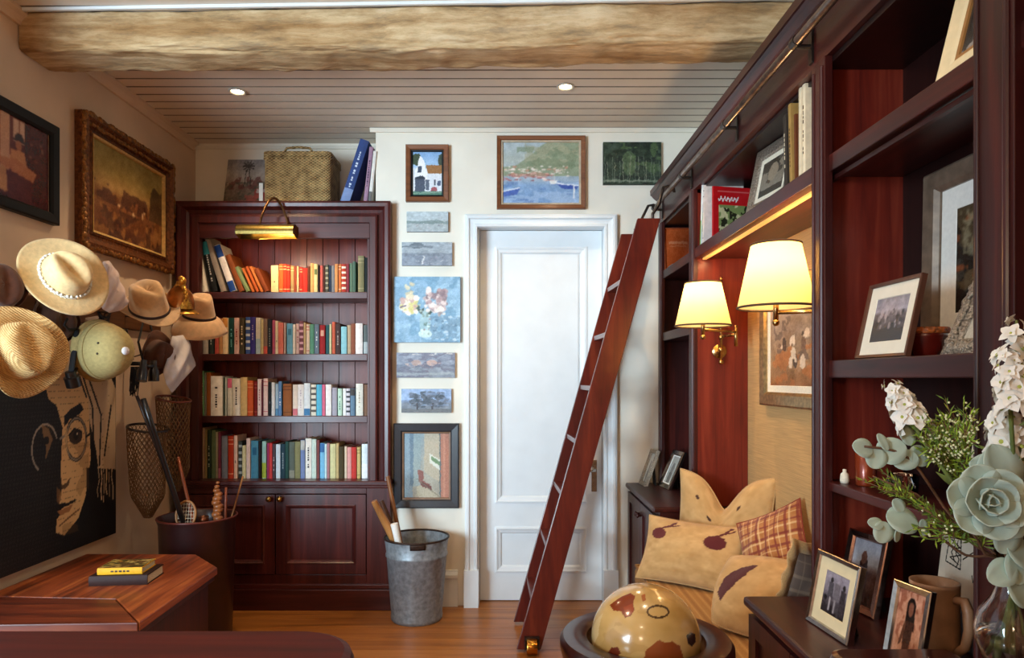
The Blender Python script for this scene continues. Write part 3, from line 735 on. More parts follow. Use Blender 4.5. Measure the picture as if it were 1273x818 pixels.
shelf_books(S3, SH[2], 'third shelf of the alcove bookcase', grp='books on the third bookcase shelf')
shelf_books(S4, .704, 'lowest shelf of the alcove bookcase', grp='books on the lowest bookcase shelf')
# leaning books at the left of the top shelf: bottom px, top px, top y
LEAN = [(252, 258.5, 240, 300, '#ece6dc', 'white', '', '#fff', '#fff'), (262.5, 271, 250, 301, '#15171a', 'black with a teal top', 'top title', '#b9bcc0', '#2f8a98'), (275, 282, 254, 296, '#9b928a', 'tall grey', '', '#fff', '#fff'), (286.5, 295, 266, 306, '#f0eef0', 'white with a blue top', 'top foot', '#fff', '#204a9c'),
        (298, 305, 280, 318, '#8a4a24', 'wide brown', '', '#fff', '#fff'), (306.5, 312, 291.5, 333, '#7f9468', 'sage green', '', '#fff', '#fff'), (313.5, 317, 300.5, 334, '#c06a34', 'slim orange', '', '#fff', '#fff'), (319, 322.6, 305, 332, '#b85a2a', 'rust orange', '', '#fff', '#fff'), (324.5, 328, 310, 332, '#c4743c', 'pale orange', '', '#fff', '#fff'), (329.5, 335.5, 316, 335, '#7a3a1a', 'chestnut brown', '', '#fff', '#fff')]
zb = SH[0]
for i, (b0, b1, t0, yt, c, wds, sty, c1, c2) in enumerate(LEAN):
    xb0 = (b0-CX)/F*SD; xt0 = (t0-CX)/F*SD; zt = HC-(yt-CY)/F*SD
    a = math.atan2(xb0-xt0, zt-zb); H = math.hypot(xb0-xt0, zt-zb)
    W = (b1-b0)/F*SD*math.cos(a)-.001
    # lower right corner of a book tilted to the left rests on the shelf
    R = Matrix.Rotation(-a, 3, 'Y')
    off = R @ Vector((-W/2, 0, 0)); lowz = min((R @ Vector((s*W/2, 0, 0))).z for s in (-1, 1))
    o = make_book(W, H-lowz*0, .15, c, sty, c1, c2, 200+i, (xb0-off.x, SD, zb-lowz+.0004), -a)
    tag(o, uniq(wds+' book leaning left on the top shelf of the alcove bookcase', []), 'book', 'leaning books on the top bookcase shelf')
# books, basket, picture on top of the bookcase
ZT = 2.2325
def lean_right(b0, b1, t0, t1, yt, D, c, sty, c1, c2, lab, seed):
    xb = (b0-CX)/F*D; xt = (t0-CX)/F*D; zt = HC-(yt-CY)/F*D
    a = math.atan2(xt-xb, zt-ZT); H = math.hypot(xt-xb, zt-ZT); W = (b1-b0)/F*D*math.cos(a)
    R = Matrix.Rotation(a, 3, 'Y'); off = R @ Vector((-W/2, 0, 0)); lowz = min((R @ Vector((s*W/2, 0, 0))).z for s in (-1, 1))
    tag(make_book(W, H, .19, c, sty, c1, c2, seed, (xb-off.x, D, ZT-lowz+.0006), a), lab, 'book', 'books on top of the bookcase')
lean_right(423, 435, 448, 459, 176, 3.80, '#33477c', 'title foot', '#cfd8ea', '#7f92bd', 'large blue and white book leaning right on top of the bookcase', 301)
lean_right(451.5, 456, 459.5, 463.5, 183, 3.80, '#a07d92', 'title', '#4a3450', '#fff', 'mauve book standing on top of the bookcase, behind the blue one', 302)
lean_right(457.5, 461.5, 464.3, 467.8, 188, 3.79, '#e0dcd4', 'foot', '#444', '#6a6a68', 'white spined book standing rightmost on top of the bookcase', 303)
o = MB().box(-1.386, -1.365, 3.80, 3.803, ZT, ZT+.115).build('card', whitepaper); tag(o, 'narrow white card standing between windmill picture and wicker basket', 'card')
P = Paint(64, 60, '#9a928c')
P.vgrad([(0, '#8d8b8c'), (.3, '#b5aca2'), (.48, '#a89684'), (.55, '#8a7464'), (.75, '#7d6a58'), (1, '#4c443a')]).grain(.09, 8, 11, 2)
P.blot(.55, '#6d3a34', 9, 4, .7, (0, .34, 1, .6)).blot(.52, '#4f5040', 9, 9, .6, (0, .45, 1, .95))
P.pl([(.36, .55), (.42, .14), (.44, .14), (.52, .55)], .009, '#3a332e').line(.38, .4, .5, .4, .006, '#3a332e')
for k in range(10): a = k*PI/5; P.line(.43, .13, .43+.11*math.cos(a), .13+.1*math.sin(a), .012, '#4a4540')
P.poly([(.58, .6), (.9, .56), (.95, .7), (.6, .78)], '#a0483e').poly([(.62, .6), (.88, .58), (.9, .64), (.64, .67)], '#c9b4aa').rect(.3, .8, .8, .84, '#c06a58', .6).blot(.55, '#b4584a', 7, 21, .7, (.4, .7, 1, .95))
canvas('canvas_painting', 'painting of a windmill leaning on top of the bookcase, left of the basket', .292, .33, P, ((-1.505), 3.945, ZT), lean(R_BACK, .26), .018)
# wicker hamper
wick = woven('wicker', '#6a4a26', '#d8b478', 260, 420, 'xyz', .75, .9)
bx0, bx1, by0, by1, bz0, bz1 = -1.352, -.985, 3.775, 4.02, ZT+.0005, ZT+.255
T = thing('wicker_basket', 'lidded wicker hamper standing on top of the bookcase', 'basket', ((bx0+bx1)/2, (by0+by1)/2, ZT))
def rrect(x0, x1, y0, y1, r, n=5):
    o = []
    for cx_, cy_, a0 in ((x1-r, y1-r, 0), (x0+r, y1-r, PI/2), (x0+r, y0+r, PI), (x1-r, y0+r, 1.5*PI)):
        for k in range(n+1): a = a0+PI/2*k/n; o.append((cx_+r*math.cos(a), cy_+r*math.sin(a)))
    return o
MB().prism(rrect(bx0, bx1, by0, by1, .025), bz0, bz1).build('body', wick, T, bevel=.006)
mb = MB(); mb.prism(rrect(bx0-.006, bx1+.006, by0-.006, by1+.006, .03), bz1+.001, bz1+.03); mb.prism(rrect(bx0+.03, bx1-.03, by0+.03, by1-.03, .04), bz1+.03, bz1+.042)
mb.build('lid', wick, T, bevel=.01)
mb = MB(); c = (bx0+bx1)/2
mb.tube([(c-.075, by0+.03, bz1+.038), (c-.065, by0+.03, bz1+.055), (c, by0+.03, bz1+.062), (c+.065, by0+.03, bz1+.055), (c+.075, by0+.03, bz1+.038)], .007)
mb.build('handle', wick, T, smooth=True)
for zz, nm in ((bz0+.006, 'base_rim'), (bz1-.006, 'rim')):
    MB().tube([(a, b, zz) for a, b in rrect(bx0-.002, bx1+.002, by0-.002, by1+.002, .026)], .0055, 6, closed=True).build(nm, wick, T, smooth=True)
# brass picture lamp clamped over the bookcase rail
LC = Vector((-1.272, 3.60, 2.03))
T = thing('picture_lamp', 'brass picture lamp with a gooseneck arm over the top bookcase shelf', 'lamp', (-1.21, 3.755, 2.07))
MB().box(-1.245, -1.155, 3.744, 3.7565, 2.048, 2.095).build('mounting_plate', brass, T, bevel=.003)
mb = MB(); pts = []
A, B = Vector((-1.20, 3.744, 2.075)), LC+Vector((-.04, 0, .036))
for k in range(15):
    t = k/14; p = A.lerp(B, t); p.z = A.z*(1-t)+B.z*t+.16*math.sin(PI*t)**.8; pts.append(p)
mb.tube(pts, .0065, 10); mb.build('gooseneck', plain('old bronze', '#6a4a2c', .35, .9), T, smooth=True)
mb = MB(); n = 20; arc = [(-.042*math.cos(a), .042*math.sin(a)) for a in [PI*(-.12)+PI*1.36*k/n for k in range(n+1)]]
outer = arc; inner = [(a*.94, b*.94) for a, b in arc[::-1]]; poly = outer+inner
vs = [(LC.x+s*.15, LC.y+a, LC.z+b) for s in (-1, 1) for a, b in poly]; m_ = len(poly)
mb.add(vs, [(i, (i+1) % m_, m_+(i+1) % m_, m_+i) for i in range(m_)])
for s in (-1, 1):
    cap = [(LC.x+s*.15, LC.y+a, LC.z+b) for a, b in arc]; mb.add(cap+[(LC.x+s*.152, LC.y+a, LC.z+b) for a, b in arc], [tuple(range(n+1)), tuple(range(n+1, 2*n+2))[::-1]])
mb.build('shade', plain('brushed brass', '#7c6838', .38, 1, .15, 90), T, auto=35, smooth=True)
MB().tube([(LC.x-.1, LC.y, LC.z+.012), (LC.x+.1, LC.y, LC.z+.012)], .010, 12).build('bulb', emit('warm tube bulb', '#ffc57a', 5), T, smooth=True)
arealight('picture_lamp_glow', (LC.x+.03, LC.y+.005, LC.z-.018), (LC.x+.16, LC.y+.40, LC.z-.10), .2, .03, 2.6, (1, .62, .28))
# ------------------------------------------------------------------ built-in along the right wall
X0, XB = .83, 1.075
def shelfbox(x0, x1, y0, y1, z0, z1): return MB().box(x0, x1, y0, y1, z0, z1)
# frieze and cornice running along the top of the whole built-in
mb = MB(); mb.box(X0+.006, X0+.03, .42, 3.785, 2.112, 2.24)
pf = [(.836, 2.225), (.828, 2.228), (.826, 2.24), (.815, 2.248), (.80, 2.262), (.793, 2.272), (.787, 2.274), (.785, 2.30), (1.07, 2.30), (1.07, 2.285), (.836, 2.285)]
n = len(pf); vs = [(a, y, b) for y in (.42, 3.79) for a, b in pf]
mb.add(vs, [(i, (i+1) % n, n+(i+1) % n, n+i) for i in range(n)]+[tuple(range(n))[::-1], tuple(range(n, 2*n))])
T = mb.build('bookcase_cornice', mahy, bevel=0); tag(T, 'long dark mahogany cornice and frieze along the top of the built-in shelves', 'cornice')
# far bookcase (against the door wall)
T = thing('wall_bookcase', 'narrow mahogany shelf unit between the ladder and the bench nook', 'bookcase', (X0, 3.4, .69))
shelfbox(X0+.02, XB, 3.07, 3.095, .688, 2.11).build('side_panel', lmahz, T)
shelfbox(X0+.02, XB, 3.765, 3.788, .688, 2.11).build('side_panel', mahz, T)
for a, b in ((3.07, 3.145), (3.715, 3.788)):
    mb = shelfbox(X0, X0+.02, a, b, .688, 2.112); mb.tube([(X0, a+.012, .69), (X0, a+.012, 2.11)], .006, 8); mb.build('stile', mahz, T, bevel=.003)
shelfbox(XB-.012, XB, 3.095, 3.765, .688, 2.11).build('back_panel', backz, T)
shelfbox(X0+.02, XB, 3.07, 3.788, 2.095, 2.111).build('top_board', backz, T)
for z in (1.847, 1.51): shelfbox(X0+.008, XB-.013, 3.097, 3.763, z-.045, z).build('shelf', mahy, T, bevel=.003)
# bridging shelf over the bench nook
T = thing('bridge_shelf', 'thick mahogany shelf spanning the bench nook below the cornice', 'shelf', (X0, 2.5, 1.8))
shelfbox(X0+.006, XB-.002, 1.874, 3.068, 1.80, 1.847).build('shelf_board', mahy, T, bevel=.003)
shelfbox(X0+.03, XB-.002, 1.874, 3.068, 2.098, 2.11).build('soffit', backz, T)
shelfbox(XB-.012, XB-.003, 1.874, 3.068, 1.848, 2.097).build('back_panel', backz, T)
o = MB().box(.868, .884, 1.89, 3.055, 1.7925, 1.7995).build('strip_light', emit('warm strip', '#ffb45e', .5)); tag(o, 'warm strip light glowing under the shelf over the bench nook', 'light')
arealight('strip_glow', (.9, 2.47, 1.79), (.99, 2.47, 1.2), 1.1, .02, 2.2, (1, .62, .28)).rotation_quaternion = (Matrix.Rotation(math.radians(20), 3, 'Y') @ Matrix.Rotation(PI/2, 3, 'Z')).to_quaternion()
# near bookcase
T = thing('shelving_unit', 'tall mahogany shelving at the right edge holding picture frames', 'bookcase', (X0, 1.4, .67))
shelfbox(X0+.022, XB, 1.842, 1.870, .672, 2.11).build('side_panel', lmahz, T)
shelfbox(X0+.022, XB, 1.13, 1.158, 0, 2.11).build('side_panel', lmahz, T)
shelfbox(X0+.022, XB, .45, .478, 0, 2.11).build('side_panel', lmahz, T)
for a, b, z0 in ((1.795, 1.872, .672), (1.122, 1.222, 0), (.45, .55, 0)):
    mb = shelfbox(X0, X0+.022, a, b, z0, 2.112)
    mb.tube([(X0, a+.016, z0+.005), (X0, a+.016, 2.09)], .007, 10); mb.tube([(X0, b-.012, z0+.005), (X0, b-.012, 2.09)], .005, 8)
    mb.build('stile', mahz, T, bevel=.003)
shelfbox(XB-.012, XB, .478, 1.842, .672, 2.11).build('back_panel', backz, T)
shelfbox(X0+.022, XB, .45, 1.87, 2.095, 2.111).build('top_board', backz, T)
for a, b in ((1.16, 1.84), (.48, 1.128)):
    for z, t in ((1.85, .045), (1.31, .046), (.992, .024)):
        shelfbox(X0+.012, XB-.013, a, b, z-t, z).build('shelf', mahy, T, bevel=.003)
    shelfbox(X0+.03, X0+.042, a, b, 1.788, 1.7995).build('shelf_lip', mahy, T)
# base cabinets
def base_cabinet(y0, y1, x0, z1, label, ndoor, over):
    T = thing('base_cabinet', label, 'cabinet', (x0, (y0+y1)/2, 0))
    shelfbox(x0+.02, XB, y0+.006, y1, .07, z1-.025).build('body', mahz, T)
    mb = shelfbox(x0-.012, XB, y0, y1+over, z1-.025, z1); mb.build('worktop', mahy, T, bevel=.008)
    shelfbox(x0+.03, XB, y0+.01, y1-.01, 0, .07).build('plinth', mahy, T)
    w = (y1-y0-.02)/ndoor
    for k in range(ndoor):
        a, b = y0+.012+w*k, y0+.008+w*(k+1); d = MB(); s_ = .05; z0, zt = .09, z1-.045
        d.box(x0, x0+.02, a, a+s_, z0, zt).box(x0, x0+.02, b-s_, b, z0, zt).box(x0, x0+.02, a+s_, b-s_, z0, z0+s_).box(x0, x0+.02, a+s_, b-s_, zt-s_, zt).box(x0+.009, x0+.02, a+s_, b-s_, z0+s_, zt-s_)
        do = d.build('door', mahz, T)
        ky = b-.025 if k == 0 else a+.025
        MB().lathe([(.005, 0), (.005, .01), (.012, .016), (.013, .022), (.0001, .027)], 16, Matrix.Translation((x0, ky, zt-.06)) @ Matrix.Rotation(-PI/2, 4, 'Y')).build('knob', plain('dark wood knob', '#3a1510', .35), do, smooth=True)
base_cabinet(3.062, 3.79, .66, .685, 'low dark mahogany cabinet with two silver frames on it, behind the cushions', 2, 0)
base_cabinet(1.30, 1.868, .652, .67, 'low mahogany cabinet in front of the right shelving with photo frames on it', 2, 0)
# library ladder rail
T = thing('ladder_rail', 'dark metal library ladder rail running below the cornice', 'rail', (.79, 2, 2.18))
RX, RZ = .79, 2.187
railm = plain('rail metal', '#8a7d74', .3, .9, .2, 30)
MB().tube([(RX, .3, RZ), (RX, 3.50, RZ), (RX-.004, 3.56, RZ-.006), (RX-.012, 3.60, RZ-.03)], .0125, 12).build('bar', railm, T, smooth=True)
for y in (.63, 1.25, 1.88, 2.49, 3.11, 3.7):
    mb = MB().box(X0-.001, X0+.0055, y-.011, y+.011, 2.128, 2.222); mb.tube([(X0, y, RZ-.012), (RX, y, RZ-.012)], .0065, 8); mb.tube([(RX, y-.014, RZ), (RX, y+.014, RZ)], .0155, 12)
    mb.build('bracket', steel, T, smooth=False)
# the ladder
ladw = wood('ladder wood', [(.25, '#2c0b08'), (.5, '#561810'), (.78, '#7d301a')], 'z', .8, rough=.3, coat=.35)
T = thing('library_ladder', 'leaning dark red wooden library ladder hooked to the rail, with brass wheel', 'ladder', (.09, 3.34, 0))
rails = [((.094, 3.165, .012), (.688, 3.352, 2.045)), ((.083, 3.52, .012), (.668, 3.715, 2.045))]
def plank(p, q, wd, th):
    p, q = Vector(p), Vector(q); d = (q-p).normalized(); w = (Vector((1, 0, 0))-d*d.x).normalized(); t = d.cross(w)
    # horizontal cuts at foot and head
    vs = []
    for e in (p, q):
        for a, b in ((-1, -1), (1, -1), (1, 1), (-1, 1)):
            v = e+w*(a*wd/2)+t*(b*th/2); v = v-d*((v.z-e.z)/d.z); vs.append(v)
    return MB().add(vs, [(3, 2, 1, 0), (4, 5, 6, 7), (0, 1, 5, 4), (1, 2, 6, 5), (2, 3, 7, 6), (3, 0, 4, 7)])
for p, q in rails: plank(p, q, .108, .026).build('side_rail', ladw, T, bevel=.003)
p0, q0 = Vector(rails[0][0]), Vector(rails[0][1]); p1, q1 = Vector(rails[1][0]), Vector(rails[1][1])
for z in (.225, .47, .715, .96, 1.215, 1.475, 1.735):
    a = p0.lerp(q0, (z-.012)/2.033); b = p1.lerp(q1, (z-.012)/2.033)
    d = (b-a).normalized(); a = a+d*.0135; b = b-d*.0135; w = Vector((1, 0, 0)); w = (w-d*w.dot(d)).normalized(); u = Vector((0, 0, 1))
    vs = [e+w*(s*.05)+u*k for e in (a, b) for s, k in ((-1, -.012), (1, -.012), (1, .012), (-1, .012))]
    MB().add(vs, [(3, 2, 1, 0), (4, 5, 6, 7), (0, 1, 5, 4), (1, 2, 6, 5), (2, 3, 7, 6), (3, 0, 4, 7)]).build('tread', ladw, T, bevel=.002)
for e in (q0, q1):
    mb = MB(); b = e+Vector((.0, 0, -.02))
    top = Vector((RX, e.y, RZ+.018))
    mb.tube([b+Vector((.02, 0, 0)), b+Vector((.02, 0, .045)), b+Vector((.05, 0, .09)), top+Vector((-.03, 0, -.005)), top, top+Vector((.02, 0, -.008)), top+Vector((.022, 0, -.03))], .0075, 8)
    mb.build('hook', steel, T, smooth=True)
mb = MB(); wz = .036; c = Vector((.108, 3.125, wz))
mb.lathe([(.026, -.026), (.034, -.024), (.036, -.02), (.036, .02), (.034, .024), (.026, .026)], 28, Matrix.Translation(c) @ Matrix.Rotation(PI/2, 4, 'Y'))
w_ = mb.build('wheel', plain('polished brass', '#c48a3a', .2, 1, .1, 20), T, smooth=True, auto=40)
MB().box(c.x-.034, c.x+.034, 3.13, 3.151, .02, .075).box(c.x-.034, c.x-.029, 3.10, 3.14, .03, .06).box(c.x+.029, c.x+.034, 3.10, 3.14, .03, .06).build('wheel_bracket', steel, T)
# swing arm wall lamps
shadem, nt, b = newmat('lamp shade silk')
nt.nodes.remove(b)
tr = node(nt, 'ShaderNodeBsdfTranslucent'); tr.inputs[0].default_value = (*lin('#efc97e'), 1)
df = node(nt, 'ShaderNodeBsdfDiffuse'); df.inputs[0].default_value = (*lin('#f4e3b4'), 1)
em = node(nt, 'ShaderNodeEmission'); em.inputs[0].default_value = (*lin('#ffd98a'), 1); em.inputs[1].default_value = .16
m1 = node(nt, 'ShaderNodeMixShader'); m1.inputs[0].default_value = .35; a1 = node(nt, 'ShaderNodeAddShader')
nt.links.new(tr.outputs[0], m1.inputs[1]); nt.links.new(df.outputs[0], m1.inputs[2]); nt.links.new(m1.outputs[0], a1.inputs[0]); nt.links.new(em.outputs[0], a1.inputs[1])
nt.links.new(a1.outputs[0], nt.nodes['Material Output'].inputs['Surface'])
lbrass = plain('lamp brass', '#b08c58', .25, 1, .15, 60)
dktrim = plain('shade trim', '#4a3520', .8)
bulbg = emit('lamp bulb', '#ffe0a8', 14)
def wall_lamp(label, post, elbow, sc_, yside):
    T = thing('wall_lamp', label, 'lamp', post)
    px_, py_, pz = post
    d = 1 if yside > 0 else -1                          # wall lies on the +y side (d=1) or the -y side
    MB().lathe([(.032, 0), (.032, .005), (.022, .012), (.008, .014)], 24, Matrix.Translation((px_, py_+d*.028, 1.384)) @ Matrix.Rotation(d*PI/2, 4, 'X')).build('backplate', lbrass, T, smooth=True, auto=50)
    mb = MB(); mb.tube([(px_, py_+d*.016, 1.384), (px_, py_, 1.384)], .007, 10); mb.tube([(px_, py_, 1.325), (px_, py_, 1.70)], .0065, 12)
    for z in (1.335, 1.39, 1.445, 1.64): mb.lathe([(.0065, -.01), (.011, -.006), (.011, .006), (.0065, .01)], 16, Matrix.Translation((px_, py_, z)))
    mb.ball((px_, py_, 1.705), .009, 8); mb.build('post', lbrass, T, smooth=True)
    mb = MB(); ex, ey, ez = elbow; sx_, sy_, sz0, sz1 = sc_
    mb.tube([(px_, py_, 1.45), (ex, ey, 1.45)], .006, 10); mb.tube([(ex, ey, 1.40), (ex, ey, 1.49)], .0075, 12); mb.tube([(ex, ey, 1.462), (sx_, sy_, 1.462)], .006, 10)
    mb.tube([(sx_, sy_, 1.435), (sx_, sy_, 1.52)], .008, 12); mb.ball((sx_, sy_, 1.432), .011, 8)
    mb.build('swing_arm', lbrass, T, smooth=True)
    r0, r1 = .112, .072; n = 48
    mb = MB(); mb.lathe([(r0, sz0), (r1, sz1)], n, Matrix.Translation((sx_, sy_, 0)), cap=False)
    sh = mb.build('lamp_shade', shadem, T, smooth=True)
    for r, z in ((r0, sz0), (r1, sz1)):
        MB().tube([(sx_+r*math.cos(2*PI*k/n), sy_+r*math.sin(2*PI*k/n), z) for k in range(n)], .0035, 6, closed=True).build('shade_trim', dktrim, sh, smooth=True)
    MB().ball((sx_, sy_, 1.565), .022, 10).build('bulb', bulbg, T, smooth=True)
    l = bpy.data.lights.new('lamp_glow', 'POINT'); l.energy = 4.4; l.color = (1, .69, .36); l.shadow_soft_size = .035
    o = bpy.data.objects.new('lamp_glow', l); COL.objects.link(o); o.location = (sx_, sy_, 1.60)
wall_lamp('lit brass swing arm wall lamp with cream shade on the far panel of the nook', (.945, 3.038, 1.32), (.975, 2.93, 0), (.797, 2.80, 1.478, 1.653), 1)
wall_lamp('nearer and larger looking lit cream shaded wall lamp over the bench', (.95, 1.905, 1.32), (1.0, 1.99, 0), (.81, 2.07, 1.478, 1.668), -1)
# bench
stripe = plain('striped linen', '#b8925e', .92, var=.1, scale=260, bump=.2)
nt = stripe.node_tree; b = nt.nodes['Principled BSDF']; src = b.inputs['Base Color'].links[0].from_socket
tcn = [n for n in nt.nodes if n.type == 'TEX_COORD'][0]
wv = node(nt, 'ShaderNodeTexWave', i_Scale=2.6, i_Distortion=.0); wv.bands_direction = 'X'
nt.links.new(tcn.outputs['Object'], wv.inputs['Vector'])
rp = ramp(nt, [(.0, '#c9a880'), (.12, '#fff4de'), (.25, '#e6d0ac'), (.6, '#dcc29a'), (.85, '#fff4e0'), (1, '#c9a47c')]); nt.links.new(wv.outputs['Fac'], rp.inputs['Fac'])
mx = node(nt, 'ShaderNodeMixRGB', blend_type='MULTIPLY'); mx.inputs[0].default_value = .8
nt.links.new(src, mx.inputs[1]); nt.links.new(rp.outputs['Color'], mx.inputs[2]); nt.links.new(mx.outputs[0], b.inputs['Base Color'])
T = thing('bench', 'built-in window seat bench with a striped beige seat cushion in the nook', 'bench', (.8, 2.46, 0))
shelfbox(.60, XB, 1.885, 3.055, 0, .30).build('base', mahy, T, bevel=.004)
MB().box(.560, 1.072, 1.885, 3.052, .301, .438).build('seat_cushion', stripe, T, bevel=.028)
MB().tube([(.566, 1.90, .431), (.566, 3.04, .431), (1.06, 3.04, .431)], .006, 8).build('piping', stripe, T, smooth=True)
# cushions
def cushion(label, c, R, w, h, t, P=None, mat=None, chop=0, flange=0, pinch=.08, back=None, pipem=None, roll=0):
    """pillow: local x right, y thickness (front -y), z up, centre at c"""
    if roll: R = R @ Matrix.Rotation(roll, 3, 'Y')
    mb = MB()
    def surf(sgn):
        def f(u, v):
            a, b_ = 2*u-1, 2*v-1
            th = t/2*(max(0, 1-a*a)**.55)*(max(0, 1-b_*b_)**.55)
            x = a*w/2*(1-pinch*(1-b_*b_)); z = -b_*h/2*(1-pinch*(1-a*a))
            if chop:
                k = math.exp(-(abs(a)/.34)**1.5)*max(0, (1-b_)/2)**1.3
                z -= chop*k; th *= 1-.35*k
            wr = .004*math.sin(9*a+5*b_)*(1-a*a)*(1-b_*b_)
            return Vector((x, sgn*(th+wr), z))
        return f
    n = 84 if P is not None else 28
    cf = P if P is not None else None
    mb.grid(surf(-1), n, n, 0, flip=True, cfn=cf)
    mb.grid(surf(1), n, n, 1 if back else 0, cfn=cf)
    o = mb.build('cushion', [mat or fabpaint, back or mat or fabpaint], world=False, smooth=True)
    c = Vector(c); zl = min((R @ v).z for v in mb.v)+c.z-flange
    c.z += max(0, .441-zl)
    o.location = c; o.rotation_mode = 'QUATERNION'; o.rotation_quaternion = R.to_quaternion()
    tag(o, label, 'cushion')
    f = surf(-1); ed = [f(k/30, 0) for k in range(30)]+[f(1, k/30) for k in range(30)]+[f(1-k/30, 1) for k in range(30)]+[f(0, 1-k/30) for k in range(30)]
    if flange:
        fm = MB(); m_ = len(ed); vs = []
        for i, p in enumerate(ed):
            q = Vector((p.x*(1+flange/(w/2)), (.006*math.sin(i*1.1)), p.z*(1+flange/(h/2)))); vs += [Vector((p.x*.97, 0, p.z*.97)), q]
        fm.add(vs, [(2*i, 2*i+1, 2*((i+1) % m_)+1, 2*((i+1) % m_)) for i in range(m_)])
        fm.build('flange', pipem or mat or linen, o, world=False, solid=.004, smooth=True)
    else:
        MB().tube(ed, .0035, 6, closed=True).build('piping', pipem or mat or linen, o, world=False, smooth=True)
    return o
def linenP(w=96, h=96, c='#c39a63'):
    P = Paint(w, h, c); P.grain(.07, 14, 8); return P
def cherry(P, x, y, r, dx, col='#5a1a1c'):
    P.ell(x, y, r, r*1.05, col).rect(x-r*.75, y-r*.9, x+r*.75, y+r*.8, col).pl([(x+.01, y-r), (x+dx*.6, y-r*1.7), (x+dx, y-r*2.6)], .012, col).pl([(x-.01, y-r), (x+dx*.5, y-r*1.5), (x+dx*1.3, y-r*2.2)], .008, col)
P = linenP()
for x, y in ((.24, .22), (.40, .34), (.70, .25)): P.ell(x, y, .026, .026, '#4a2a1e')
cushion('beige cushion with dark spots and a chopped V top, at the back corner', (.905, 2.875, .655), lean(basis((.75, -.66, 0), (.66, .75, 0), (0, 0, 1)), .16), .43, .42, .14, P, chop=.14, pipem=linen)
P = linenP(120, 80)
cherry(P, .16, .30, .085, .16); cherry(P, .76, .33, .105, .10)
cushion('long beige cushion printed with two dark red cherries, at the front', (.735, 2.745, .552), lean(basis((.79, -.61, 0), (.61, .79, 0), (0, 0, 1)), .50), .43, .27, .13, P, pipem=linen)
P = Paint(96, 96, '#b4743f')
for k in range(7): q = .06+k*.15; P.rect(q, 0, q+.03, 1, '#7c2f24', .75).rect(0, q, 1, q+.03, '#7c2f24', .75).rect(q+.06, 0, q+.075, 1, '#e2bf8a', .7).rect(0, q+.06, 1, q+.075, '#e2bf8a', .7)
P.grain(.06, 30, 2)
cushion('orange brown plaid cushion leaning on the nook wall', (.965, 2.49, .60), lean(basis((.42, -.9, .12), (.9, .42, 0), (0, 0, 1)), .35), .30, .30, .09, P, pipem=plain('rust piping', '#8a3a24', .9), roll=-.45)
P = linenP(); P.poly([(.06, .62), (.10, .40), (.22, .28), (.40, .22), (.30, .40), (.18, .60), (.10, .74)], '#4e1c20')
cushion('rounded beige cushion with one dark leaf shape, nearest the globe', (.845, 2.215, .545), lean(basis((.80, -.60, 0), (.60, .80, 0), (0, 0, 1)), .75), .31, .25, .14, P, pipem=linen, pinch=-.14)
P = Paint(64, 64, '#6b5a50')
for k in range(6): q = .08+k*.16; P.rect(q, 0, q+.03, 1, '#94806c', .7).rect(0, q, 1, q+.03, '#94806c', .7)
cushion('beige cushion with a wavy flanged edge and dark checked back, against the shelving', (.895, 1.975, .60), lean(basis((.93, .36, 0), (-.36, .93, 0), (0, 0, 1)), -.22), .27, .27, .06, P, flange=.035, pipem=linen, back=linen, roll=.18)
# ------------------------------------------------------------------ left wall
# framed photo print (cropped by the left edge of the picture)
P = Paint(110, 80, '#5a1a12')
P.vgrad([(0, '#5a2a1c'), (.5, '#4a120e'), (1, '#2a0a08')]).grain(.07, 12, 3)
P.rect(.30, 0, .52, .8, '#8a4a2c').rect(.44, .02, .54, .75, '#d7b088').rect(.545, .0, .56, .8, '#5a2418').rect(.57, .03, .70, .30, '#dcc2a4').rect(.635, .03, .645, .3, '#6a3a24').rect(.70, 0, .73, .9, '#2a0e0a')
P.rect(.73, 0, 1, 1, '#3a0d0c', .75).dabs(10, (.76, .1, .92, .5), ['#6a3a2c', '#7c5a44'], (.008, .02), 3)
P.ell(.64, .24, .05, .05, '#171012').rect(.57, .26, .72, .285, '#171012').ell(.635, .33, .035, .06, '#b57a50').poly([(.55, .40), (.70, .38), (.74, .62), (.52, .64)], '#d29a62').poly([(.40, .55), (.62, .50), (.84, .58), (.80, .70), (.45, .64)], '#c98a58').ell(.45, .78, .12, .14, '#c79a62').poly([(.5, .66), (.8, .70), (.78, .98), (.52, .98)], '#4a1210')
P.mix(np.ones((P.h, P.w)), '#8a2410', .22).rect(.985, 0, 1, 1, '#e9d6b8')
y0, y1, zb, zt = 2.235, 2.79, 1.885, 2.285
framed('framed_photo', 'black framed sepia picture of a seated figure in a hat, high on the left wall', 'picture', y1-y0, zt-zb, .045, .03, black, P, (XL+.031, (y0+y1)/2, zb), R_LEFT)
# gilt landscape
P = Paint(120, 90, '#6a4a20')
P.vgrad([(0, '#8b7b3c'), (.28, '#a58a45'), (.45, '#b08548'), (.55, '#7a4a22'), (.8, '#6a3a18'), (1, '#3a1c0c')]).grain(.08, 9, 4, 2)
P.blot(.5, '#4a2512', 7, 5, .75, (0, .42, 1, .62), 1.4).blot(.55, '#a06a30', 6, 12, .6, (0, .6, 1, 1), 2).poly([(.8, .3), (.86, .2), (.95, .26), (1, .2), (1, .62), (.78, .62)], '#4a3218', .8)
P.dabs(12, (.3, .5, .8, .66), ['#d8b080', '#8a5028', '#3a1a0c'], (.008, .02), 6, 1.6).blot(.55, '#351808', 6, 31, .6, (0, .66, 1, 1), 2)
y0, y1, zb, zt = 2.925, 3.71, 1.83, 2.415
fw = .085
prof = [(0, .05), (0, .018), (.008, .004), (.022, .0), (.032, .010), (.05, .022), (.062, .024), (.068, .018), (.078, .020), (fw, .034), (fw, .05)]
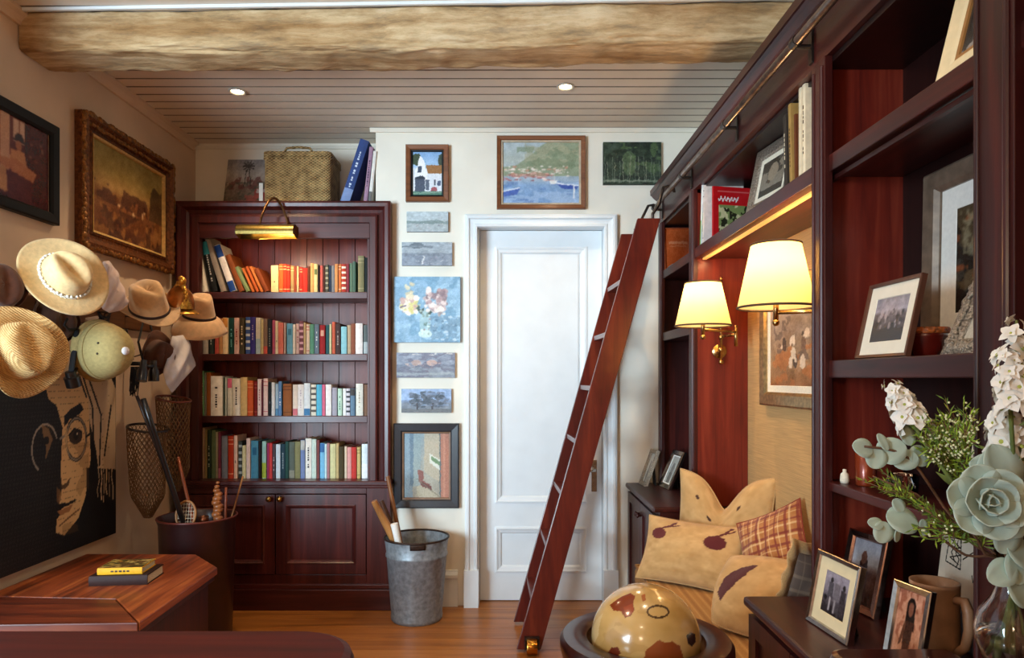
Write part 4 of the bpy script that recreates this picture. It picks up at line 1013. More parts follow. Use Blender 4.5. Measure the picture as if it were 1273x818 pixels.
T = framed('framed_painting', 'large gilt framed landscape painting on the left wall above the hats', 'picture', y1-y0, zt-zb, fw, .05, dkgilt, P, (XL+.052, (y0+y1)/2, zb), R_LEFT, art=pic, prof=prof, liner=plain('pale gilt slip', '#d0a864', .5, .3, .15, 50))
mb = MB(); W, H = y1-y0, zt-zb; rng = random.Random(4)
def swirl(x, z, s): mb.ball((x, .006+rng.uniform(0, .008), z), s, 4, sc3=(1, .5, 1))
for k in range(70):
    x = -W/2+.015+(W-.03)*k/69
    bump = .012*abs(math.sin(k*.42)); swirl(x, H-.012+bump*.6, .012+.006*rng.random()); swirl(x, .012-bump*.6, .012+.006*rng.random())
    swirl(x, H-.045, .007+.004*rng.random())
for k in range(52):
    z = .015+(H-.03)*k/51; bump = .012*abs(math.sin(k*.42))
    swirl(-W/2+.010-bump*.5, z, .012+.006*rng.random()); swirl(W/2-.010+bump*.5, z, .012+.006*rng.random())
mb.build('carved_ornament', plain('worn gilt', '#8a5a26', .42, .5, .4, 60, .3), T, world=False, smooth=True)
# large stretched portrait print
P = Paint(220, 170, '#0e0c0c')
class Mapped:
    """shifts the drawn face so that it fills the right half of the canvas"""
    def __init__(s, p): s.p = p
    def m(s, u): return .55+(u-.66)*.88 if u < .92 else .779+(u-.92)*2.76
    def poly(s, pts, c, al=1): s.p.poly([(s.m(x), y) for x, y in pts], c, al); return s
    def ell(s, x, y, a, b, c, al=1): s.p.ell(s.m(x), y, a*.88, b, c, al); return s
    def ring(s, x, y, a, b, w, c, al=1): s.p.ring(s.m(x), y, a*.88, b, w, c, al); return s
    def pl(s, pts, w, c): s.p.pl([(s.m(x), y) for x, y in pts], w, c); return s
    def line(s, x0, y0, x1, y1, w, c): s.p.line(s.m(x0), y0, s.m(x1), y1, w, c); return s
skin, ink, hair = '#dcb681', '#100d0d', '#cdb08c'
for yy in np.arange(.03, 1, .022): P.mix((abs(((P.V-yy)/.0045)) < 1) & ((np.sin(P.U*330+yy*900) > -.2)) & (P.U < .62), '#2b2523', .8)
K = P; P = Mapped(P)
P.poly([(.62, 0), (.98, 0), (1, .1), (1, .62), (.955, .70), (.94, .45), (.9, .2)], hair)
P.poly([(.555, 0), (.90, 0), (.92, .25), (.925, .5), (.89, .72), (.83, .83), (.72, .90), (.655, .87), (.66, .80), (.70, .77), (.675, .69), (.70, .64), (.69, .55), (.705, .30), (.66, .18), (.60, .14)], skin)
rng = random.Random(3)
for k in range(26):
    yy = .03+.035*k
    for x in np.arange(.58, .99, .018):
        if rng.random() < .55 and K.a[int(yy*169) if yy < 1 else 169, min(219, int(P.m(x)*219))].mean() > .4: K.rect(P.m(x), yy, P.m(x)+rng.uniform(.006, .014), yy+.006, '#54402c', .55)
for a in ([(.86, 0), (.93, .2), (.935, .5), (.955, .75)], [(.905, 0), (.955, .25), (.95, .55)], [(.985, .2), (.965, .5)], [(.83, .0), (.90, .14)]): P.pl(a, .006, ink)
P.poly([(.90, .55), (1, .60), (1, 1), (.7, 1), (.72, .9), (.84, .84), (.9, .7)], ink)
for k, x in enumerate((.85, .875, .895, .92, .945, .97)): K.pl([(x, .56), (x+.012-.004*k, .64), (x-.006+.005*(k % 3), .70), (x+.004*(k % 2), .74+.02*(k % 3))], .0035 if k % 2 else .002, hair)
P.poly([(.715, .24), (.77, .20), (.85, .17), (.875, .21), (.84, .235), (.76, .26), (.72, .30)], ink)            # brow
P.ell(.81, .36, .055, .045, '#3b2b20').ell(.812, .355, .022, .026, ink).ell(.82, .345, .006, .007, '#d8c09a').pl([(.755, .35), (.80, .315), (.86, .34)], .005, ink)
P.ring(.815, .375, .082, .118, .10, ink).ring(.815, .375, .082, .118, .045, '#8f8578').line(.69, .36, .735, .345, .006, '#8f8578').line(.895, .37, .92, .36, .006, ink)
K.mix((abs(np.sqrt(((K.U-.475)/.08)**2+((K.V-.40)/.125)**2)-1) < .05) & ((K.V < .36) | (K.U < .435)) & (K.V < .53), '#a2978a')
P.poly([(.55, .27), (.60, .30), (.63, .36), (.60, .42), (.575, .47), (.585, .40), (.56, .33)], '#9b774e', .8).ell(.585, .36, .02, .022, ink)
P.poly([(.69, .55), (.70, .62), (.735, .61), (.765, .585), (.755, .625), (.72, .645), (.685, .64)], '#3a2818', .8).poly([(.74, .30), (.748, .5), (.76, .58), (.72, .5), (.725, .32)], '#dcb681', .7)
P.poly([(.655, .735), (.70, .715), (.74, .725), (.80, .715), (.82, .72), (.79, .735), (.72, .745), (.66, .75)], ink).poly([(.665, .755), (.73, .75), (.79, .74), (.76, .775), (.69, .785)], '#a5754a')
P.pl([(.68, .84), (.78, .80), (.84, .78)], .004, '#7a5838'); K.blot(.56, '#8a683f', 8, 9, .35, (.585, .4, .78, .9)); P.poly([(.66, .62), (.70, .66), (.68, .72), (.66, .70)], '#8a6238', .8)
P = K
y0, y1, zb, zt = 2.25, 3.174, .545, 1.285
mb = MB(); w, h = y1-y0, zt-zb; sheet(mb, -w/2, w/2, 0, h, 0, P, 0)
mb.box(-w/2, w/2, .0006, .034, 0, h, 1)
o = mb.build('portrait_canvas', [pic, dkst], world=False); o.location = (XL+.036, (y0+y1)/2, zb); o.rotation_mode = 'QUATERNION'; o.rotation_quaternion = R_LEFT.to_quaternion()
tag(o, 'big black and tan printed canvas of a face with round spectacles, below the hats', 'picture')
# hat rack: board with wire hooks
rackm = wood('rack board', [(.3, '#3a2012'), (.6, '#5f3a20'), (.8, '#7a4e2c')], 'y')
T = thing('hat_rack', 'wooden wall rack with wire hooks carrying the hats on the left wall', 'rack', (XL, 2.9, 1.50))
RACK = T
MB().box(XL+.0005, XL+.02, 2.2, 3.62, 1.50, 1.585).build('board', rackm, T, bevel=.005)
for y in (2.3, 2.46, 2.66, 2.86, 3.06, 3.28, 3.52):
    MB().tube([(XL+.0205, y, 1.56), (XL+.06, y, 1.56), (XL+.10, y, 1.565), (XL+.13, y, 1.585), (XL+.135, y, 1.61)], .004, 8).build('hook', steel, T, smooth=True)
# ------------------------------------------------------------------ hats
def hat(name, label, c, axis, front, ba, bb, cr, ch, mat, curl=.02, pinch=.25, dent=.02, band=None, droop=0, bandm=None, dome=False, cat='hat', cra=1.15, bandw=.022):
    """brim half widths ba (side) and bb (front), crown base radius cr and height ch, local z = top of crown"""
    R = axis_frame(axis, front); n = 56
    prof = []
    nb = 8
    for i in range(nb+1):
        t = i/nb; prof.append(('b', 1-t))
    nc = 9
    for i in range(1, nc+1): prof.append(('c', i/nc))
    def pos(kind, t, a):
        ca, sa = math.cos(a), math.sin(a)
        cx_, cy_ = cr*ca, cr*cra*sa
        if kind == 'b':
            x = cx_+(ba-cr)*t*ca; y = cy_+(bb-cr*cra)*t*sa
            z = curl*t*t*(ca*ca*1.3-sa*sa*.5)-droop*t*t+.004*math.sin(3*a+1)*t
            return Vector((x, y, z))
        if dome:
            q = t*PI/2; s = math.cos(q)**.9 if t < 1 else 0
            return Vector((cx_*s, cy_*s, ch*math.sin(q)))
        wall = min(1, t/.62)
        s = 1-.14*wall
        if t > .62: s *= max(.0, 1-((t-.62)/.38)**1.4)
        z = ch*(wall**.9)+(.012*math.sin((t-.62)/.38*PI/2) if t > .62 else 0)
        x, y = cx_*s, cy_*s
        f = max(0, y/(cr*cra))
        hi = max(0, (t-.3)/.7)
        x *= 1-pinch*f*min(1, z/ch)
        z -= dent*hi*math.exp(-(x/(cr*.30))**2)*(1-.5*abs(y)/(cr*cra))
        z -= .012*hi*max(0, -y/(cr*cra))
        return Vector((x, y, z))
    mb = MB(); m_ = len(prof)
    vs = [pos(k, t, 2*PI*i/n) for k, t in prof for i in range(n)]
    fs = [(j*n+i, j*n+(i+1) % n, (j+1)*n+(i+1) % n, (j+1)*n+i) for j in range(m_-1) for i in range(n)]
    mb.add(vs, fs)
    o = mb.build(name, mat, world=False, smooth=True, solid=.004)
    o.location = c; o.rotation_mode = 'QUATERNION'; o.rotation_quaternion = R.to_quaternion()
    tag(o, label, cat)
    if band:
        bm_ = MB(); k = 56
        vs = []
        for z, e in ((.002, .0035), (.002+bandw, .0035)):
            for i in range(k):
                a = 2*PI*i/k; t = min(.6, (z/ch))*.62; p = pos('c', max(.02, t), a); q = Vector((p.x, p.y, 0)); q = q*(1+e/max(.01, q.length)); vs.append(Vector((q.x, q.y, z)))
        bm_.add(vs, [(i, (i+1) % k, k+(i+1) % k, k+i) for i in range(k)])
        bm_.build('hat_band', bandm, o, world=False, smooth=True, solid=.003)
    return o, pos, R
straw = plain('pale straw', '#e6c48c', .85, var=.07, scale=70, bump=.12, sheen=.2)
straw2 = woven('coarse straw', '#b8894c', '#e2bc80', 620, 560, 'xyz', .85, .5)
feltt = plain('tan felt', '#d2a878', .9, var=.06, scale=60, bump=.05, sheen=.3)
feltc = plain('cream felt', '#e0b78a', .9, var=.06, scale=50, bump=.05, sheen=.3)
feltb = plain('brown felt', '#5a2f18', .9, var=.15, scale=50, bump=.06, sheen=.3)
khaki = plain('khaki cloth', '#b09a62', .85, var=.08, scale=90, bump=.1)
dband = plain('dark ribbon', '#2e1612', .6, var=.2, scale=90)
cloth = plain('white cotton', '#dcd6d8', .92, var=.05, scale=40, bump=.08)
X = -1.60
c1 = atX(80, 344, -1.62)
o, pos, R = hat('straw_hat', 'large pale straw hat with a braided white band, top left of the hats', c1, (.74, -.60, .30), (-.62, -.30, .72), .142, .156, .072, .085, straw, .014, .30, .045)
mb = MB()
for i in range(64):
    for s in (-1, 1):
        a = 2*PI*i/64; p = pos('c', .07, a+s*.02); q = Vector((p.x, p.y, 0)); q *= 1+.006/q.length
        mb.ball((q.x, q.y, .008+s*.005*math.cos(i*PI/2)), .0062, 4, sc3=(1, 1, .9))
mb.build('braided_band', plain('white braid', '#e6ded0', .7, 0, .2, 200), o, world=False, smooth=True)
c2 = atX(22, 437, -1.60)
hat('cowboy_hat', 'coarse woven straw cowboy hat cut by the left edge of the picture', c2, (.86, -.46, .12), (.1, .2, -.97), .128, .152, .082, .10, straw2, .05, .3, .035)
c3 = atX(186, 384, -1.62)
hat('fedora', 'tan felt fedora with a thin dark band, right of the large straw hat', c3, (.22, -.62, .74), (.75, -.1, -.5), .116, .138, .076, .115, feltt, .02, .35, .03, True, bandm=dband, bandw=.012)
c4 = atX(248, 394, -1.58)
hat('sun_hat', 'cream wide brimmed hat with dark band hanging beside the bookcase', c4, (.15, -.35, .93), (.8, -.5, 0), .128, .142, .072, .11, feltc, -.012, .35, .03, True, .075, dband, bandw=.012)
c5 = atX(126, 436, -1.64)
o, pos, R = hat('pith_helmet', 'khaki pith helmet with two eyelets hanging under the fedora', c5, (.92, -.38, -.02), (0, 0, -1), .112, .125, .098, .135, khaki, -.004, 0, 0, True, .02, khaki, dome=True, bandw=.025)
mb = MB()
for a, t in ((2.8, .42), (3.25, .42), (-.3, .42), (.15, .42)):
    p = pos('c', t, a); mb.ball(p*1.01, .005, 5)
mb.build('eyelet', plain('dark eyelets', '#3a2c18', .5), o, world=False, smooth=True)
p = pos('c', 1, 0); MB().lathe([(.016, -.004), (.016, .004), (.009, .009), (.0001, .011)], 16, Matrix.Translation(p)).build('top_button', cloth, o, world=False, smooth=True)
c6 = atX(193, 440, -1.70)
hat('felt_hat', 'dark brown felt hat hanging edge on below the fedora', c6, (.80, -.55, -.1), (0, .1, 1), .075, .115, .06, .09, feltb, .03, .2, .02)
c7 = atX(-6, 358, -1.76)
hat('felt_hat', 'dark brown felt hat at the left edge, behind the straw hats', c7, (.9, -.4, .2), (0, 0, 1), .085, .09, .07, .06, feltb, .03, .2, .02)
c8 = atX(64, 400, -1.77)
hat('felt_hat', 'brown felt hat mostly hidden between the two big straw hats', c8, (.9, -.3, .1), (0, 0, 1), .09, .10, .07, .06, plain('mid brown felt', '#4a2a18', .9, sheen=.3), .03, .2, .02)
for c_ in (c1, c2, c3, c4, c5, c6):
    MB().tube([Vector((XL+.015, c_.y+.01, 1.505)), Vector((XL+.03, c_.y+.01, max(1.30, c_.z-.02))), Vector((XL+.10, c_.y, c_.z)), c_+Vector((.012, -.004, .012))], .004, 8).build('hook', steel, RACK, smooth=True)
# soft cloth caps
def draped(name, label, cat, pts, mat, thick=.02, seed=1, folds=3):
    """folded hanging cloth: an outline (px, py) at a depth plane with a rounded, folded body"""
    cx_ = sum(p[0] for p in pts)/len(pts); cy_ = sum(p[1] for p in pts)/len(pts)
    def f(u, v):
        k = u*len(pts); i = int(k) % len(pts); t = k-int(k); a, b = Vector(pts[i]), Vector(pts[(i+1) % len(pts)])
        e = a.lerp(b, t); r = v; q = Vector((cx_, cy_)).lerp(e, r)
        return q, math.sqrt(max(0, 1-r*r))
    mb = MB()
    for s in (1, -1):
        def g(u, v, s=s):
            q, d = f(u, v); base = atX(q.x, q.y, pts_X)
            w = .35*math.sin(folds*(q.x+q.y*.5)*.12+seed)
            return base+Vector((.8, -.6, 0))*(s*thick*d*(1+w if s > 0 else 1))
        mb.grid(g, 48, 8, wrap=True, flip=(s > 0))
    o = mb.build(name, mat, smooth=True); return tag(o, label, cat)
pts_X = -1.63
draped('cloth_cap', 'pale pinkish cloth cap hanging right beside the large straw hat', 'cap', [(128, 325), (136, 324), (143, 335), (152, 358), (160, 378), (150, 386), (136, 389), (127, 384), (124, 360)], plain('pink white cotton', '#d8c0b8', .92, var=.05, scale=40), .045, 2)
pts_X = -1.62
draped('cloth_cap', 'white cloth cap hanging to a point below the cream sun hat', 'cap', [(214, 418), (232, 416), (237, 432), (243, 455), (228, 472), (214, 489), (207, 478), (203, 463), (210, 440)], cloth, .045, 4)
pts_X = -1.74
draped('cloth_cap', 'grey brown soft cap hanging behind the pith helmet', 'cap', [(106, 395), (124, 392), (132, 420), (132, 464), (118, 471), (103, 466), (101, 430)], plain('taupe cotton', '#8a766a', .92, var=.08, scale=40), .04, 6)
# brass fireman's helmet
c9 = atX(224, 386, -1.53)
bh = plain('helmet brass', '#c08a34', .34, .8, .35, 60, .35)
R = axis_frame((.05, -.12, 1), (.75, -.65, 0)); n = 40
T = thing('brass_helmet', 'old brass helmet with an embossed crest between fedora and cream sun hat', 'helmet', c9, R); T.scale = (.92, .92, .92)
MB().lathe([(.062, 0), (.064, .02), (.062, .05), (.054, .085), (.038, .108), (.018, .12), (.0001, .124)], n, None, cap=False, sy=1.2).build('dome', plain('helmet dome', '#9a5a22', .35, .7, .2, 40), T, world=False, smooth=True, solid=.003)
MB().lathe([(.062, .006), (.085, -.010), (.088, -.014), (.062, 0)], n, None, cap=False, sy=1.25).build('brim', bh, T, world=False, smooth=True, solid=.003)
mb = MB()
for k in range(12):
    a = PI*(.18+.62*k/11); y = .078*math.cos(a); z = .122*math.sin(a); mb.ball((0, y, z+.010), .017+.004*(k % 2), 5, sc3=(.55, 1, 1))
mb.ball((0, .03, .148), .022, 6, sc3=(.8, 1, 1)); mb.ball((0, .012, .162), .014, 6)
mb.build('comb', bh, T, world=False, smooth=True)
mb = MB(); mb.grid(lambda u, v: Vector((.052*math.cos(PI*(.2+.6*u))*(1-.35*v), .083*math.sin(PI*(.2+.6*u))*(1-.32*v)+.004+.003*math.sin(30*u)*math.sin(22*v), .01+.085*v)), 20, 14)
mb.build('front_plate', gold, T, world=False, smooth=True, solid=.004)
# black strap with a torch hanging from the rack
T = thing('hanging_torch', 'black torch hanging on a black strap between the straw hats and the grey cap', 'torch', atX(92, 405, -1.70))
pp = lambda x, y, Xv=-1.69: atX(x, y, Xv)
MB().tube([pp(104, 404), pp(96, 409), pp(86, 410), pp(80, 404), pp(84, 396)], .006, 8, flat=.5).tube([pp(95, 409), pp(93, 430), pp(90, 452), pp(88, 466)], .012, 8, flat=.35).tube([pp(97, 409), pp(99, 430), pp(96, 455), pp(92, 466)], .006, 8, flat=.5).build('strap', blackfab, T, smooth=True)
a, b = pp(87, 462), pp(92, 480)
MB().tube([a, a.lerp(b, .3), a.lerp(b, .35), b], [.018, .020, .027, .027], 16).build('torch_body', dkst, T, smooth=True, auto=40)
# black coiled strap by the pink cap
mb = MB()
for k in range(4): mb.tube([pp(122+k, 388+4*k, -1.68), pp(127, 394+4*k, -1.66), pp(133, 395+4*k, -1.66), pp(137-k, 389+4*k, -1.68)], .005, 8)
tag(mb.build('leather_strap', blackfab, smooth=True), 'coiled black leather strap hanging under the pinkish cloth cap', 'strap')
# binoculars on a strap under the pith helmet
T = thing('binoculars', 'black binoculars hanging in their straps below the pith helmet', 'binoculars', pp(184, 462, -1.66))
for dx in (-5, 7):
    a, b = pp(184+dx, 448, -1.65), pp(182+dx*1.3, 474, -1.65)
    MB().tube([a, a.lerp(b, .35), a.lerp(b, .5), b], [.014, .015, .023, .024], 16).build('barrel', dkst, T, smooth=True, auto=40)
MB().tube([pp(180, 455, -1.65), pp(191, 455, -1.65)], .009, 10).build('bridge', dkst, T, smooth=True)
MB().tube([pp(178, 450, -1.66), pp(172, 425, -1.70), pp(178, 400, -1.73)], .005, 6).tube([pp(191, 450, -1.66), pp(194, 430, -1.70), pp(186, 400, -1.73)], .005, 6).build('strap', blackfab, T, smooth=True)
mb = MB(); rng = random.Random(8)
for k in range(26):
    x = 168+rng.uniform(-5, 6); mb.tube([pp(x, 456, -1.70), pp(x+rng.uniform(-2, 2), 472, -1.69), pp(x+rng.uniform(-4, 3), 487+rng.uniform(-5, 6), -1.69)], .0022, 5)
mb.tube([pp(163, 452, -1.7), pp(175, 452, -1.7)], .009, 8)
tag(mb.build('horsehair_whisk', blackfab, smooth=True), 'black fringe of hair hanging left of the binoculars', 'whisk')
# landing nets hanging on the wall
netm = plain('net twine', '#6b4a2a', .9, var=.2, scale=80)
def net(label, top, ncol, nrow, W, L, lean_px, hoopm):
    T = thing('landing_net', label, 'net', pp(*top))
    p0 = pp(*top); ring = []
    ax, ay = Vector((.18, .98, 0)), Vector((.95, -.18, -.25))
    for k in range(24):
        a = 2*PI*k/24; ring.append(p0+ax*(W/2*math.cos(a))+ay*(W*.32*math.sin(a)))
    MB().tube(ring, .006, 8, closed=True).build('hoop', hoopm, T, smooth=True)
    mb = MB()
    def q(i, j):
        a = 2*PI*i/ncol; t = j/nrow; s = (1-.25*t-.55*max(0, t-.75)/.25)*(1+.06*math.sin(5*a+4*t))
        return p0+ax*(W/2*math.cos(a)*s)+ay*(W*.32*math.sin(a)*s)+Vector((0, lean_px*t, -L*t))
    for i in range(ncol):
        mb.tube([q(i+.5*j, j) for j in range(nrow+1)], .0018, 4); mb.tube([q(i-.5*j, j) for j in range(nrow+1)], .0018, 4)
    mb.build('netting', netm, T)
    return T
net('brown mesh landing net hanging from a dark hoop between portrait canvas and bookcase', (184, 532, -1.70), 26, 26, .22, .42, 0, steel)
net('second brown landing net behind the black cane, its hoop just under the binoculars', (216, 496, -1.66), 26, 26, .20, .46, .02, wood('hoop wood', [(.3, '#4a1a10'), (.7, '#6f3018')], 'z'))
# ------------------------------------------------------------------ dark drum with canes
dc = Vector((-1.50, 3.30, 0)); drumm = plain('oxblood leather', '#2c0c0a', .4, var=.2, scale=25, coat=.2)
T = thing('drum_bin', 'tall dark oxblood round bin full of canes in front of the bookcase', 'bin', dc)
MB().lathe([(.150, 0), (.155, .01), (.172, .57), (.178, .585), (.180, .595), (.174, .60), (.166, .59), (.160, .55), (.14, .03), (.0001, .02)], 48, Matrix.Translation(dc)).build('body', drumm, T, smooth=True, auto=50)
MB().tube([dc+Vector((.178*math.cos(2*PI*k/40), .178*math.sin(2*PI*k/40), .597)) for k in range(40)], .005, 8, closed=True).build('rim', plain('rim leather', '#5e241a', .35), T, smooth=True)
def stick(name, label, cat, p, q, r, mat, mb=None, **kw):
    p, q = Vector(p), Vector(q); N = 8
    o = (mb or MB()).tube([p.lerp(q, k/N) for k in range(N+1)], r if not isinstance(r, tuple) else [r[0]+(r[1]-r[0])*k/N for k in range(N+1)], 10).build(name, mat, smooth=True); return tag(o, label, cat)
def into(px, py, Dp, base): return at(px, py, Dp), Vector(base)
stick('cane', 'long black polished cane leaning from the drum up to the left', 'cane', (-1.455, 3.395, .06), at(178, 496, 2.98), .012, dkst)
stick('cane', 'thin dark cane leaning just behind the black polished one', 'cane', (-1.42, 3.40, .06), at(170, 492, 3.02), .007, plain('dark cane', '#2a1812', .4))
stick('fishing_rod', 'orange brown bamboo rod rising from the middle of the drum', 'rod', (-1.42, 3.34, .06), at(221, 568, 3.36), .008, wood('orange cane', [(.3, '#7a3416'), (.7, '#b55a2a')], 'z'))
stick('cane', 'pale thin stick leaning right out of the drum', 'cane', (-1.47, 3.30, .1), at(302, 592, 3.42), .0045, oak)
stick('cane', 'short red brown stick standing at the right inside the drum', 'cane', (-1.40, 3.36, .1), at(281, 606, 3.36), .006, wood('red stick', [(.3, '#6a2e18'), (.7, '#9a4a28')], 'z'))
# racket: hoop with strings
T = thing('wooden_racket', 'old wooden racket with strings standing head up in the drum', 'racket', (-1.52, 3.20, .05))
rc = at(231, 640, 3.20); rp = [rc+Vector((.045*math.cos(a), .012*math.sin(a), .062*math.sin(a))) for a in [2*PI*k/30 for k in range(30)]]
MB().tube(rp, .006, 8, closed=True).build('head', oak, T, smooth=True)
mb = MB()
for k in range(-3, 4):
    x = k*.012; h = .062*math.sqrt(max(0, 1-(x/.045)**2)); mb.tube([rc+Vector((x, -h*.19, -h)), rc+Vector((x, h*.19, h))], .0008, 4)
    z = k*.016; w_ = .045*math.sqrt(max(0, 1-(z/.062)**2)); mb.tube([rc+Vector((-w_, z*.19, z)), rc+Vector((w_, z*.19, z))], .0008, 4)
mb.build('strings', paper, T)
MB().tube([rc+Vector((0, -.01, -.064)), Vector((-1.50, 3.22, .07))], .010, 10).build('handle', oak, T, smooth=True)
# carved wooden figure head (looks like a corn cob)
mb = MB(); a, b = Vector((-1.375, 3.24, .30)), at(270, 600, 3.26)
for k in range(26):
    t = k/25; c = a.lerp(b, t); mb.ball(c+Vector((.004*math.sin(k*2.1), .004*math.cos(k*1.7), 0)), .024*(1 if t < .85 else (1-t)/.15*.6+.4), 5, sc3=(1, 1, .7))
tag(mb.build('carved_stick', wood('carved wood', [(.3, '#6a3216'), (.7, '#b06a34')], 'z'), smooth=True), 'knobbly carved wooden stick standing in the right half of the drum', 'stick')
mb = MB(); cc = at(253, 647, 3.26)
mb.lathe([(.02, -.16), (.022, 0), (.025, .02), (.021, .02), (.018, 0), (.0001, -.15)], 20, Matrix.Translation(cc)); tag(mb.build('metal_flask', plain('dull copper', '#7a4a34', .35, .9), smooth=True), 'small metal cup shaped flask among the canes in the drum', 'flask')
# ------------------------------------------------------------------ clipped-corner side table and the two books on it
ZTB = .50
poly = [(-1.835, 2.11), (-1.155, 2.14), (-1.175, 2.76), (-1.355, 2.965), (-1.835, 2.975)]
T = thing('side_table', 'low cherry wood table with clipped corners against the left wall', 'table', (-1.5, 2.55, 0))
cut = [(-1.835, 2.40), (-1.36, 2.37), (-1.155, 2.14)]
MB().prism([cut[0], cut[1], cut[2], poly[2], poly[3], poly[4]], ZTB-.03, ZTB).build('tabletop', tabw, T, bevel=.004)
MB().prism([(-1.835, 2.396), (-1.361, 2.366), (-1.158, 2.138), (-1.835, 2.11)], ZTB-.03, ZTB-.0008).build('tabletop_end', tabw2, T, bevel=.004)
def inset(pts, d):
    cx_ = sum(p[0] for p in pts)/len(pts); cy_ = sum(p[1] for p in pts)/len(pts)
    return [(cx_+(x-cx_)*(1-d), cy_+(y-cy_)*(1-d)) for x, y in pts]
MB().prism(inset(poly, .03), ZTB-.052, ZTB-.031).prism(inset(poly, .10), .06, ZTB-.052).build('body', mahz, T, bevel=.003)
MB().prism(inset(poly, .06), 0, .06).build('plinth', mahx, T, bevel=.004)
q = atZ(112, 727, ZTB)
R1 = -.06
o = make_book(.036, .205, .15, '#2a120d', '', '#e6dccb', '#fff', 401, (q.x+.212, q.y, ZTB+.0185), flat=True, rotz=.10)
tag(o, 'thick dark book lying flat on the low table, under the yellow one', 'book')
o2 = make_book(.024, .158, .125, '#d69a1c', 'title', '#3a2a12', '#fff', 402, (q.x+.186, q.y+.012, ZTB+.0368+.0126), flat=True, rotz=.10)
tag(o2, 'yellow spined book lying on top of the dark book on the low table', 'book')
P = Paint(50, 34, '#a88a4a'); P.grain(.12, 6, 4).blot(.5, '#5a3a1c', 6, 7, .8).rect(.1, .1, .45, .3, '#c9a040', .5).blot(.58, '#3a3a1c', 8, 17, .8)
mb = MB(); mb.grid(lambda u, v: Vector((.0128, .003+.119*(1-v), .002+.154*(1-u))), 49, 33, cfn=P, flip=True)
mb.build('cover_picture', photo, o2, world=False)
# foreground desk
T = thing('desk', 'dark red polished desk top with a rounded corner, nearest the camera on the left', 'desk', (-1.0, 1.0, 0))
pts = [(-1.80, .45), (-1.80, 1.385)]
pts += [(-.42+.135*math.sin(a), 1.25+.135*math.cos(a)) for a in [PI/2*k/10 for k in range(11)]]
pts += [(-.285, .6), (-.40, .45)]
MB().prism(pts, .715, .758).build('desktop', deskw, T, bevel=.018)
MB().prism(inset(pts, .07), .60, .714).build('apron', mahx, T, bevel=.003)
for x, y in ((-1.72, .55), (-1.72, 1.30), (-.45, .55), (-.46, 1.25)): MB().lathe([(.018, 0), (.022, .1), (.03, .5), (.034, .60)], 16, Matrix.Translation((x, y, 0))).build('leg', mahz, T, smooth=True)
# ------------------------------------------------------------------ pictures on the door wall
YW = YB-.0025
def wallxy(x0, x1, y0, y1, d):
    """pixel box on the door wall -> width, height, bottom centre for a picture of depth d"""
    D = YW-d; a, b = at(x0, y1, D), at(x1, y0, D)
    return b.x-a.x, b.z-a.z, Vector(((a.x+b.x)/2, D, a.z))
frw = wood('brown picture frame', [(.3, '#5a2f18'), (.6, '#87512e'), (.8, '#a06a40')], 'x', rough=.5)
# church
w, h, c = wallxy(504, 557.5, 179, 250, .03)
P = Paint(60, 90, '#79a2cf')
P.vgrad([(0, '#7fa8d8'), (.35, '#a9c8e6'), (.4, '#d8dfe6'), (1, '#e6e6e6')]).grain(.06, 8, 3)
P.ell(.18, .2, .16, .13, '#3b4a34').ell(.95, .22, .12, .14, '#3f4a3c').poly([(.12, .42), (.2, .36), (.22, .22), (.3, .12), (.4, .22), (.43, .36), (.5, .42), (.5, .9), (.1, .9)], '#f0f1f3').poly([(.46, .32), (.96, .32), (1, .5), (.52, .5)], '#9a6a3c').rect(.5, .5, 1, .88, '#dfe3ea')
P.rect(.22, .34, .33, .48, '#3f4c60').ell(.28, .62, .16, .07, '#2c3442').rect(.13, .62, .43, .88, '#4a5264').rect(.45, .64, .55, .86, '#5c6474').rect(.7, .64, .76, .76, '#4c5668').rect(.8, .66, .9, .76, '#55607a').ell(.7, .84, .1, .06, '#a0525a').rect(0, .88, 1, 1, '#4f7a68').line(0, .92, 1, .9, .02, '#7f9c8a')
framed('framed_painting', 'small brown framed painting of a white gabled building, upper left of the door', 'picture', w, h, .03, .03, frw, P, c, R_BACK, art=pic, liner=black)
# harbour
w, h, c = wallxy(617.5, 728, 168, 259, .03)
P = Paint(130, 105, '#9fb2c0')
P.vgrad([(0, '#aebcc4'), (.3, '#b4bdb8'), (.62, '#9fb1c4'), (.7, '#86a6cc'), (1, '#7396c4')]).grain(.06, 9, 2)
P.poly([(0, .42), (.2, .38), (.42, .18), (.5, .08), (.62, 0), (1, 0), (1, .55), (0, .55)], '#8f9a80').blot(.5, '#a7a488', 8, 6, .6, (.3, .02, 1, .45)).blot(.56, '#75876a', 8, 12, .6, (.2, .1, 1, .55))
P.dabs(90, (.04, .40, .85, .55), ['#e4d6cc', '#d9c4b4', '#f0e8e0', '#c48a74'], (.01, .028), 5, .5).dabs(46, (.02, .53, .65, .63), ['#b46a6c', '#d9a8a0', '#ece4e0', '#9a5a60'], (.012, .03), 8, .5).poly([(.12, .52), (.6, .5), (.58, .57), (.14, .57)], '#c07a6c', .45)
P.blot(.52, '#a9c0dc', 12, 3, .6, (0, .64, 1, 1), .5).blot(.6, '#5a7ab4', 12, 23, .5, (0, .64, 1, 1), .5)
P.poly([(.0, .80), (.24, .73), (.20, .84), (.04, .87)], '#4a66b0').line(.02, .79, .23, .735, .008, '#dfe6f2').poly([(.68, .66), (.98, .69), (.94, .76), (.76, .75)], '#3a55a4').line(.69, .665, .97, .7, .008, '#e6ecf4').rect(.905, .68, .92, .9, '#e3e6ea').rect(.66, .5, .67, .66, '#d9d6d0').poly([(.6, .62), (.72, .62), (.68, .68), (.62, .68)], '#e6e6e6')
